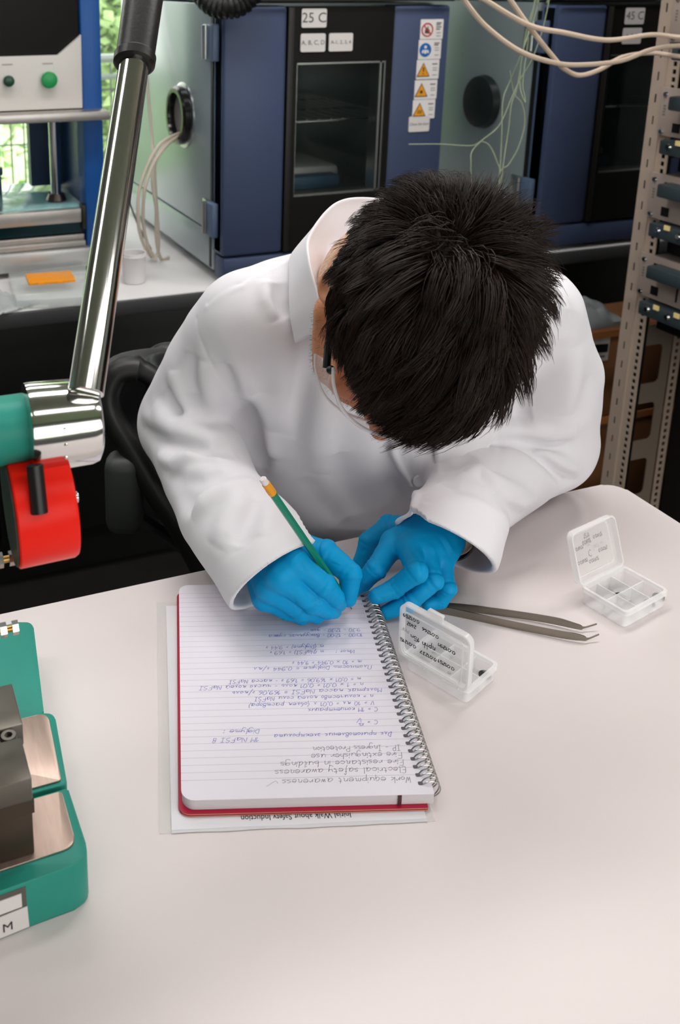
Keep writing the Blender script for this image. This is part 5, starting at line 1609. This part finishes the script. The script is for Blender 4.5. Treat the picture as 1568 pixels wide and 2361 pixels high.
def sd_hand(P, H, wr=.024):
    w = H['wrist']
    palm = None
    for n in ('index', 'middle', 'ring', 'pinky'):
        c = s_cone(P, w, H[n][0], wr, FR[n][0] + .0012)
        palm = c if palm is None else smin(palm, c, .014)
    f1, f4 = V3(H['index'][0]), V3(H['pinky'][0])
    palm = smin(palm, s_cone(P, tuple(.35 * f1 + .65 * V3(w)), H['thumb'][0], .022, FR['thumb'][0]), .02)
    out = None
    for n in ('thumb', 'index', 'middle', 'ring', 'pinky'):
        pts, rs = H[n], FR[n]
        d = s_chain(P, pts, rs)
        for k in (1, 2):
            d = smin(d, s_ell(P, pts[k], (rs[k] * 1.04,) * 3), .004)
        # glove creases bunched round the joints
        q, s = pl_dist(P, pts)
        d = d + .00055 * np.sin(s * 3 * 30 + 1.6 * wave(P, 220., .5)) * (np.exp(-((s * 3 - 1) / .22) ** 2) + .8 * np.exp(-((s * 3 - 2) / .25) ** 2)).astype(F4)
        d = smin(palm, d, .007 if n != 'thumb' else .014)
        out = d if out is None else smin(out, d, .0014)
    # a flare of loose glove at the wrist and soft wrinkles over the back
    out = folds(P, out, GLOVE_FOLDS)
    return out + (.0005 * wave(P, 150., 1.1) + .0003 * wave(P, 330., .4)).astype(F4)
BA, BB = .215, 1.30
_c, _s = math.cos(YAW), math.sin(YAW)
person = thing('person', 'dark-haired person in a white lab coat and blue gloves, bent over the notebook writing', 'person', (_c * BA + _s * BB, -_s * BA + _c * BB, 0), -YAW)
BO = np.array([BA, BB, 0.])
M_skin = mat('skin', '#c4835f', .45, spec=.4, sss=.25, bump=.12, bump_scale=500)
M_coat = mat('lab_coat_cloth', '#e0dee3', .75, spec=.25, sheen=.15, bump=.10, bump_scale=1400)
M_knit = mat('sweater_knit', '#d8b195', .85, sheen=.2, bump=.3, bump_scale=700)
M_glove = mat('nitrile_glove', '#0098d2', .48, spec=.2, bump=.10, bump_scale=700)
M_hair = mat('hair_dark', '#22140b', .42, spec=.36, noise_amt=.45, noise_scale=60)
M_trouser = mat('trousers_dark', '#191a1d', .8)
M_shoe = mat('shoe_black', '#121212', .5)


def body_mesh(name, verts, faces, m, parent=person, kind=None, smooth=True, off=True):
    me = bpy.data.meshes.new(name)
    v = np.asarray(verts, float) - (BO if off else 0)
    f = np.asarray(faces)
    me.vertices.add(len(v)); me.vertices.foreach_set('co', v.astype(np.float32).ravel())
    k = f.shape[1]
    me.loops.add(f.size); me.loops.foreach_set('vertex_index', f.astype(np.int32).ravel())
    me.polygons.add(len(f))
    me.polygons.foreach_set('loop_start', np.arange(0, f.size, k, dtype=np.int32))
    me.update(calc_edges=True)
    me.polygons.foreach_set('use_smooth', [smooth] * len(f))
    me.validate()
    return obj(name, me, m, parent, kind=kind)


def solid(name, fn, lo, hi, h, m, it=1, parent=person):
    v, f = surface_net(fn, lo, hi, h)
    return body_mesh(name, relax(v, f, it, .5), f, m, parent)


solid('lab_coat', sd_coat, (-.16, .80, .45), (.62, 1.55, 1.20), .0020, M_coat, 1)
head = solid('head', sd_head, (.05, .68, .90), (.32, 1.18, 1.25), .0022, M_skin, 1)
solid('sweater_collar', sd_sweater_neck, (.08, .92, .93), (.32, 1.25, 1.2), .0014, M_knit, 0)
solid('glove', lambda P: sd_hand(P, RH), (-.01, .82, .73), (.19, 1.02, .87), .0011, M_glove, 1)
solid('glove', lambda P: sd_hand(P, LH), (.13, .86, .73), (.34, 1.06, .87), .0011, M_glove, 1)


def sd_cuffs(P):
    out = None
    for w, k in (((.0500, .9650, .8220), (.0655, .9160, .8190)), ((.2860, 1.0020, .8080), (.2700, .9720, .8060))):
        a, b = V3(w), V3(k)
        ax = (b - a) / np.linalg.norm(b - a)
        t = (P - b) @ ax
        d = s_cone(P, tuple(a - .05 * ax), tuple(b + .02 * ax), .029, .031) - .0008 * np.sin(t * 1500)
        d = smax(d, t, .004)
        out = d if out is None else np.minimum(out, d)
    return out


solid('sweater_cuff', sd_cuffs, (-.03, .84, .74), (.36, 1.10, .89), .0016, M_knit, 0)
bm = nb()
wa, wb = V3((.2860, 1.0020, .8080)), V3((.2700, .9720, .8060))
ax_ = Vector((wb - wa)).normalized()
spin(bm, Vector(wb) - Vector(BO) + ax_ * .001, ax_, [(0, .0300), (.001, .0322), (.007, .0322), (.008, .0300)], 32, caps=False)
obj('wrist_band', bm, mat('band_black', '#1b1712', .5), person)

# ------------------------------------------------ collar, pocket, button of the coat
def cat_rom(P, n):
    return np.array([tuple(q) for q in smooth_pts([Vector(p) for p in P], n)])


ST = [  # neck side, roll line, outer edge; from the front right round the back to the front left
    [(.1390, 1.0020, 1.0200), (.1290, 1.0020, 1.0360), (.0985, 1.0480, 1.0020)],
    [(.1310, 1.0200, 1.0420), (.1200, 1.0220, 1.0680), (.0930, 1.0600, 1.0330)],
    [(.1240, 1.0560, 1.0640), (.1123, 1.0583, 1.0998), (.0935, 1.0900, 1.0660)],
    [(.1300, 1.1020, 1.0760), (.1189, 1.1092, 1.1165), (.1010, 1.1415, 1.0850)],
    [(.1640, 1.1480, 1.0900), (.1563, 1.1639, 1.1428), (.1420, 1.1990, 1.0830)],
    [(.2070, 1.1640, 1.0920), (.2080, 1.1800, 1.1440), (.2080, 1.2150, 1.0800)],
    [(.2530, 1.1480, 1.0800), (.2620, 1.1639, 1.1328), (.2780, 1.1990, 1.0830)],
    [(.2830, 1.1020, 1.0660), (.2950, 1.1092, 1.1065), (.3150, 1.1415, 1.0830)],
    [(.2880, 1.0560, 1.0540), (.3000, 1.0583, 1.0898), (.3200, 1.0900, 1.0640)],
    [(.2790, 1.0200, 1.0320), (.2900, 1.0220, 1.0580), (.3180, 1.0600, 1.0330)],
    [(.2660, 1.0020, 1.0100), (.2780, 1.0020, 1.0260), (.3120, 1.0480, .9990)]]
cols = []
for s_ in range(3):
    cols.append(cat_rom([r[s_] for r in ST], 8))
cols = np.array(cols)                           # 3 x n x 3
rows = []
for i in range(cols.shape[1]):
    a, b, c = cols[:, i]
    fall = np.array(c) - np.array(b)
    pts = [Vector(a), Vector(a * .5 + b * .5) + Vector((0, 0, .001)), Vector(a * .12 + b * .88), Vector(b) + Vector((0, 0, .001)), Vector(b * .85 + c * .15) + Vector((0, 0, .001)), Vector(b * .4 + c * .6) + Vector((0, 0, .002)), Vector(c)]
    rows.append([tuple(q) for q in smooth_pts(pts, 3)])
rows = np.array(rows)
# the front ends are cut straight across like a shirt collar leaf
n_, k_ = rows.shape[:2]
F_ = [(i * k_ + j, i * k_ + j + 1, (i + 1) * k_ + j + 1, (i + 1) * k_ + j) for i in range(n_ - 1) for j in range(k_ - 1)]
co = body_mesh('collar', rows.reshape(-1, 3), F_, M_coat)
md = co.modifiers.new('cloth', 'SOLIDIFY'); md.thickness = .0026; md.offset = 0
md = co.modifiers.new('soft', 'SUBSURF'); md.levels = 1; md.render_levels = 1
PK = [[(.2709, 1.0685, .8738), (.3159, 1.0740, .8839), (.3600, 1.0880, .8851)], [(.2726, 1.0690, .8515), (.3076, 1.0655, .8621), (.3420, 1.0720, .8700)], [(.2731, 1.0650, .8304), (.2990, 1.0560, .8420), (.3210, 1.0560, .8500)]]
g = np.array([cat_rom(r, 6) for r in PK]); g = np.array([cat_rom(g[:, j], 6) for j in range(g.shape[1])])
g = g + np.array((0, -.004, .001))
n_, k_ = g.shape[:2]
F_ = [(i * k_ + j, i * k_ + j + 1, (i + 1) * k_ + j + 1, (i + 1) * k_ + j) for i in range(n_ - 1) for j in range(k_ - 1)]
po = body_mesh('pocket', g.reshape(-1, 3), F_, M_coat)
md = po.modifiers.new('cloth', 'SOLIDIFY'); md.thickness = .003; md.offset = 0
bm = nb(); spin(bm, Vector((.2573, 1.0720, .8155)) - Vector(BO), (0.05, -.97, .22), [(0, .0075), (.0015, .0078), (.0022, .0065), (.0018, .003)], 20); obj('button', bm, M_coat, person)

# ------------------------------------------------ hair
rg = np.random.default_rng(11)
SC, SR = np.array((0, -.010, .030)), np.array((.0755, .0975, .0865))


def hairline(p):
    x, y, z = p[:, 0], p[:, 1], p[:, 2]
    f = np.where(y > .035, .012 + (y - .035) * .75, np.where(y > -.050, -.014 - (.035 - y) * .40, -.058))
    return z > f


n = 80000
u = rg.normal(size=(n, 3)); u /= np.linalg.norm(u, axis=1)[:, None]
p = SC + u * SR
p = p[hairline(p)][:21000]
nr = (p - SC) / SR ** 2; nr /= np.linalg.norm(nr, axis=1)[:, None]
W = np.array((.022, -.070, .098))
GR = HB.T @ np.array((0, 0, -1.))               # gravity in the head's frame


def grow(p, nr, seed):
    r2 = np.random.default_rng(seed)
    m = len(p)
    top = np.clip((p[:, 2] - .01) / .07, 0, 1)
    frt = np.clip(p[:, 1] / .08, 0, 1)
    bck = np.clip((-p[:, 1] - .02) / .06, 0, 1)
    L = (.022 + .029 * top + .011 * frt * np.clip(.35 - p[:, 0] / .05, -.6, 1) + .006 * bck * top - .010 * bck * (1 - top)) * r2.uniform(.7, 1.2, m)
    L = L * np.where(p[:, 0] > 0, np.where(p[:, 2] < .05, np.where(p[:, 1] < .02, 1.15, .7), 1), 1.12)
    fl = p - W
    sw = np.cross(nr, fl) * .35                       # a little swirl round the whorl
    fl = fl + sw
    fl -= nr * np.einsum('ij,ij->i', fl, nr)[:, None]
    fl /= np.linalg.norm(fl, axis=1)[:, None] + 1e-6
    cb = np.array((.95, .28, 0.)) - nr * (nr @ np.array((.95, .28, 0.)))[:, None]
    wv = np.sin(p[:, 0] * 95 + 2 * np.sin(p[:, 1] * 60)) * np.sin(p[:, 1] * 80 + p[:, 2] * 60)
    fl = fl + cb * (1.15 * np.clip(top + .5 * frt, 0, 1) * (p[:, 1] > -.06) * np.clip((p[:, 0] + .055) / .05, 0, 1))[:, None]
    fl /= np.linalg.norm(fl, axis=1)[:, None] + 1e-6
    fl += r2.normal(size=fl.shape) * (.16 + .9 * np.exp(-(np.linalg.norm(p - W, axis=1) / .012) ** 2))[:, None]
    P_ = [p - nr * .001]
    x = p.copy()
    S = 7
    for k in range(S - 1):
        t = k / (S - 2)
        lift = (.80 - .95 * t) * (.42 + .48 * top) * (1 - .45 * frt) * (1 + .35 * wv) * np.where(p[:, 0] < 0, 1.1, np.where(p[:, 2] < .055, np.where(p[:, 1] < .02, 2.3, .9), .85))
        lift = lift + .75 * bck * top * (1 - t)
        fr2 = np.array((.8, .1, -.1)) * (frt * t)[:, None]
        d = fl * (1 - .25 * lift[:, None]) + nr * lift[:, None] + GR * (.04 + .12 * t) + fr2
        d /= np.linalg.norm(d, axis=1)[:, None]
        x = x + d * (L / (S - 1))[:, None]
        q = (x - SC) / (SR + .0045)
        l = np.linalg.norm(q, axis=1)
        x = np.where((l < 1)[:, None], SC + (x - SC) / l[:, None], x)
        P_.append(x)
    return np.stack(P_, 1)


G = grow(p, nr, 3)
ng = 900
gi = rg.choice(len(p), ng, replace=False)
best = np.empty(len(p), int)
for i in range(0, len(p), 4000):
    best[i:i + 4000] = np.argmin(((p[i:i + 4000, None] - p[None, gi]) ** 2).sum(-1), 1)
gd = G[gi][best]
tt = np.linspace(0, 1, G.shape[1])[None, :, None]
G = G * (1 - .72 * tt ** 1.3) + (gd + (p - p[gi][best])[:, None] * .35) * .72 * tt ** 1.3


def strands(name, G, r0, m, parent=person, sides=3):
    X = HC + G @ HB.T
    ns, kp = X.shape[:2]
    T = np.gradient(X, axis=1); T /= np.linalg.norm(T, axis=2)[..., None] + 1e-9
    ref = np.array((.3, -.8, .5)); A = np.cross(T, ref); A /= np.linalg.norm(A, axis=2)[..., None] + 1e-9
    B_ = np.cross(T, A)
    rad = r0 * np.array([1, 1, .95, .85, .7, .5, .16])[-kp:] if kp == 7 else r0 * np.linspace(1, .2, kp)
    ring = np.stack([X + (A * math.cos(2 * PI * k / sides) + B_ * math.sin(2 * PI * k / sides)) * rad[None, :, None] for k in range(sides)], 2)
    idx = np.arange(ns * kp * sides).reshape(ns, kp, sides)
    f = [np.stack([idx[:, :-1, k], idx[:, :-1, (k + 1) % sides], idx[:, 1:, (k + 1) % sides], idx[:, 1:, k]], -1).reshape(-1, 4) for k in range(sides)]
    return body_mesh(name, ring.reshape(-1, 3), np.concatenate(f), m, parent, kind='stuff')


strands('hair', G, .00046, M_hair, head)


def sd_cap(P):
    Q = (P - HC) @ HB32
    d = s_ell(Q, SC, SR + .0025)
    x, y, z = Q[:, 0], Q[:, 1], Q[:, 2]
    f = np.where(y > .035, .012 + (y - .035) * .75, np.where(y > -.050, -.014 - (.035 - y) * .40, -.058)).astype(F4)
    return smax(d, (f - z + .002) * .6, .004)


solid('hair_roots', sd_cap, (.06, .70, .98), (.33, 1.05, 1.26), .003, mat('hair_root', '#120c08', .6), 1, head)
# stubble along the jaw, upper lip and chin
n = 30000
uu = rg.uniform((-.075, -.01, -.13), (.075, .11, -.035), (n, 3)).astype(F4)
dv_ = sd_face(uu)
ok = np.abs(dv_) < .0015
uu = uu[ok].astype(float)
gr = np.stack([(sd_face((uu + e * .001).astype(F4)) - sd_face((uu - e * .001).astype(F4))) for e in np.eye(3)], 1); gr /= np.linalg.norm(gr, axis=1)[:, None] + 1e-9
kk = (uu[:, 2] < -.045 - .35 * (uu[:, 1] - .02)) & (uu[:, 2] > -.125)
uu, gr = uu[kk][:1500], gr[kk][:1500]
dd_ = gr + np.array((0, .1, -.7)) + rg.normal(size=gr.shape) * .25; dd_ /= np.linalg.norm(dd_, axis=1)[:, None]
ln_ = rg.uniform(.0015, .0045, len(uu))[:, None]
strands('beard', np.stack([uu, uu + dd_ * ln_ * .5, uu + dd_ * ln_], 1), .00014, M_hair, head)
br_ = []
for s in (1, -1):
    t = rg.uniform(0, 1, 120)
    b0 = np.stack([s * (.014 + .036 * t), .0985 - .016 * t ** 1.6, .020 + .006 * np.sin(t * 3) + rg.uniform(-.003, .003, 120)], 1)
    d0 = np.stack([s * np.full(120, .8), np.full(120, .25), rg.uniform(-.1, .4, 120)], 1)
    br_.append(np.stack([b0, b0 + d0 * .004, b0 + d0 * .008], 1))
strands('eyebrows', np.concatenate(br_), .0003, M_hair, head)

# ------------------------------------------------ safety glasses
def hb(p):
    return Vector(to_body(p)) - Vector(BO)


M_lens = mat('lens_clear', '#f4f6f8', .06, spec=.8, alpha=.18)
M_rimc = mat('lens_rim', '#e9e6ea', .15, spec=.8, alpha=.75)
gl = bpy.data.objects.new('safety_glasses', None); COL.objects.link(gl); gl.parent = person; gl['label'] = 'clear safety glasses with black temples'
arc = cat_rom([(.0800, .046, 0), (.0778, .062, 0), (.067, .083, 0), (.047, .098, 0), (.020, .106, 0), (0, .108, 0), (-.020, .106, 0), (-.047, .098, 0), (-.067, .083, 0), (-.0778, .062, 0), (-.0800, .046, 0)], 5)
bm = nb()
vz = [[bm.verts.new(hb((x, y + .004 * (z > 0) - .10 * abs(z) * (z < 0), z - (.010 * max(0, 1 - abs(x) / .016) * (-1 if z < 0 else 0))))) for z in (-.026, -.010, .006, .020)] for x, y, _ in arc]
for i in range(len(vz) - 1):
    for j in range(3):
        bm.faces.new((vz[i][j], vz[i + 1][j], vz[i + 1][j + 1], vz[i][j + 1]))
o = obj('lens', bm, M_lens, gl); md = o.modifiers.new('t', 'SOLIDIFY'); md.thickness = .002
bm = nb(); tube(bm, [hb((x, y + .004, .0205)) for x, y, _ in arc], .0017, 8); obj('rim', bm, M_rimc, gl)
bm = nb(); tube(bm, [hb((x, y - .0026, -.0262)) for x, y, _ in arc], .0012, 8); obj('rim', bm, M_rimc, gl)
M_tmp = mat('temple_black', '#16201d', .3)
for s in (1, -1):
    bm = nb()
    ra = [hb((s * .0812, .052, .008)), hb((s * .0818, .034, .008)), hb((s * .0805, .012, .007)), hb((s * .077, -.020, .004)), hb((s * .076, -.045, -.008))]
    tube(bm, ra, [.0036, .0036, .0034, .003, .0026], 8); obj('temple_arm', bm, M_tmp, gl)
    bm = nb(); bmesh.ops.create_uvsphere(bm, u_segments=14, v_segments=8, radius=.0042, matrix=Matrix.Translation(hb((s * .0795, .053, .014)))); obj('hinge', bm, M_tmp, gl)

# ------------------------------------------------ trousers and shoes under the table
def sd_trousers(P):
    d = s_cone(P, (.15, 1.34, .545), (.28, 1.34, .545), .102, .102, ((0, 0, 1), 1.15))
    for hx, kx, fx in ((.14, .09, .10), (.30, .37, .36)):
        l = s_chain(P, [(hx, 1.31, .545), (kx, .985, .53), (fx, 1.02, .12)], [.088, .065, .048])
        d = smin(d, l, .04)
    return d + (.0025 * wave(P, 30., .3)).astype(F4)


solid('trousers', sd_trousers, (-.02, .86, .02), (.48, 1.50, .72), .008, M_trouser, 2)
for fx in (.10, .36):
    solid('shoe', lambda P: smax(smin(s_cone(P, (fx, 1.04, .055), (fx + (.01 if fx > .2 else -.01), .86, .038), .042, .036), s_cone(P, (fx, 1.035, .06), (fx, 1.03, .115), .042, .044), .02), .004 - P[:, 2], .004), (fx - .08, .78, -.01), (fx + .08, 1.12, .2), .006, M_shoe, 2)

# ---------------------------------------------------------------- office chair
M_ch = mat('chair_black', '#181817', .42, spec=.5, bump=.25, bump_scale=500)
M_chf = mat('chair_fabric', '#0f0f0e', .85, sheen=.2)
oc = thing('office_chair', 'black office chair with a curved padded back, turned sideways behind the table', 'chair', (_c * .20 + _s * 1.33, -_s * .20 + _c * 1.33, 0), -YAW)
CO = Vector((.20, 1.33, 0))
rim = cat_rom([(-.073, 1.262, .868), (-.100, 1.262, .884), (-.128, 1.258, .880), (-.141, 1.252, .850), (-.134, 1.244, .818), (-.106, 1.228, .776), (-.074, 1.208, .728), (-.032, 1.188, .668), (.004, 1.165, .605), (.030, 1.16, .54), (.045, 1.16, .50)], 6)
far = np.array([0.05, .12, -.025])
bm = nb()
NV = 12
vs_ = [[bm.verts.new(Vector(r_) + Vector(far) * (v / NV) + Vector((-.03, 0, -.01)) * math.sin(PI * v / NV) + Vector((0, 0, .012 * math.sin(PI * v / NV) if i < 16 else 0)) - CO) for v in range(NV + 1)] for i, r_ in enumerate(rim)]
for i in range(len(vs_) - 1):
    for v in range(NV):
        bm.faces.new((vs_[i][v], vs_[i + 1][v], vs_[i + 1][v + 1], vs_[i][v + 1]))
o = obj('backrest', bm, M_chf, oc); md = o.modifiers.new('pad', 'SOLIDIFY'); md.thickness = .022; md.offset = 0
bm = nb(); tube(bm, [Vector(r_) - CO for r_ in rim], [.018] * 6 + [.0225] * (len(rim) - 6), 14, flat=.8); obj('back_rim', bm, M_ch, oc)
bm = nb(); tube(bm, [Vector(r_) + Vector(far) - CO for r_ in rim], .018, 12); obj('back_rim', bm, M_ch, oc)
bm = nb(); tube(bm, [Vector(rim[0]) + Vector(far) * (v / NV) + Vector((-.03, 0, .01)) * math.sin(PI * v / NV) - CO for v in range(NV + 1)], .017, 12); obj('top_rim', bm, M_ch, oc)
bm = nb(); box(bm, Vector((-.118, 1.222, .715)) - CO, (.052, .05, .118), .018, seg=4); obj('rear_pad', bm, mat('chair_grey', '#3a3d3b', .5), oc)
bm = nb(); tube(bm, [Vector((-.118, 1.24, .68)) - CO, Vector((-.09, 1.33, .60)) - CO, Vector((.02, 1.36, .50)) - CO, Vector((.12, 1.345, .425)) - CO], .02, 10, flat=.6); obj('back_stem', bm, M_ch, oc)
bm = nb(); box(bm, Vector((.215, 1.335, .420)) - CO, (.46, .46, .055), .025, seg=4); obj('seat', bm, M_chf, oc)
bm = nb(); box(bm, Vector((.215, 1.335, .390)) - CO, (.22, .2, .03), .006); cyl(bm, Vector((.215, 1.335, .10)) - CO, Vector((.215, 1.335, .376)) - CO, .026, seg=20); obj('gas_column', bm, M_ch, oc)
for k in range(5):
    a = k * 2 * PI / 5 + .3
    d = Vector((math.cos(a), math.sin(a), 0))
    cc = Vector((.215, 1.335, 0)) - CO
    bm = nb(); tube(bm, [cc + Vector((0, 0, .115)) + d * .02, cc + d * .27 + Vector((0, 0, .075))], [.026, .016], 10, flat=.7); ft = obj('leg', bm, M_ch, oc)
    bm = nb(); n2 = Vector((-d.y, d.x, 0)); cyl(bm, cc + d * .275 + Vector((0, 0, .028)) - n2 * .02, cc + d * .275 + Vector((0, 0, .028)) + n2 * .02, .028, seg=18, bev=.004); obj('caster', bm, M_ch, ft)
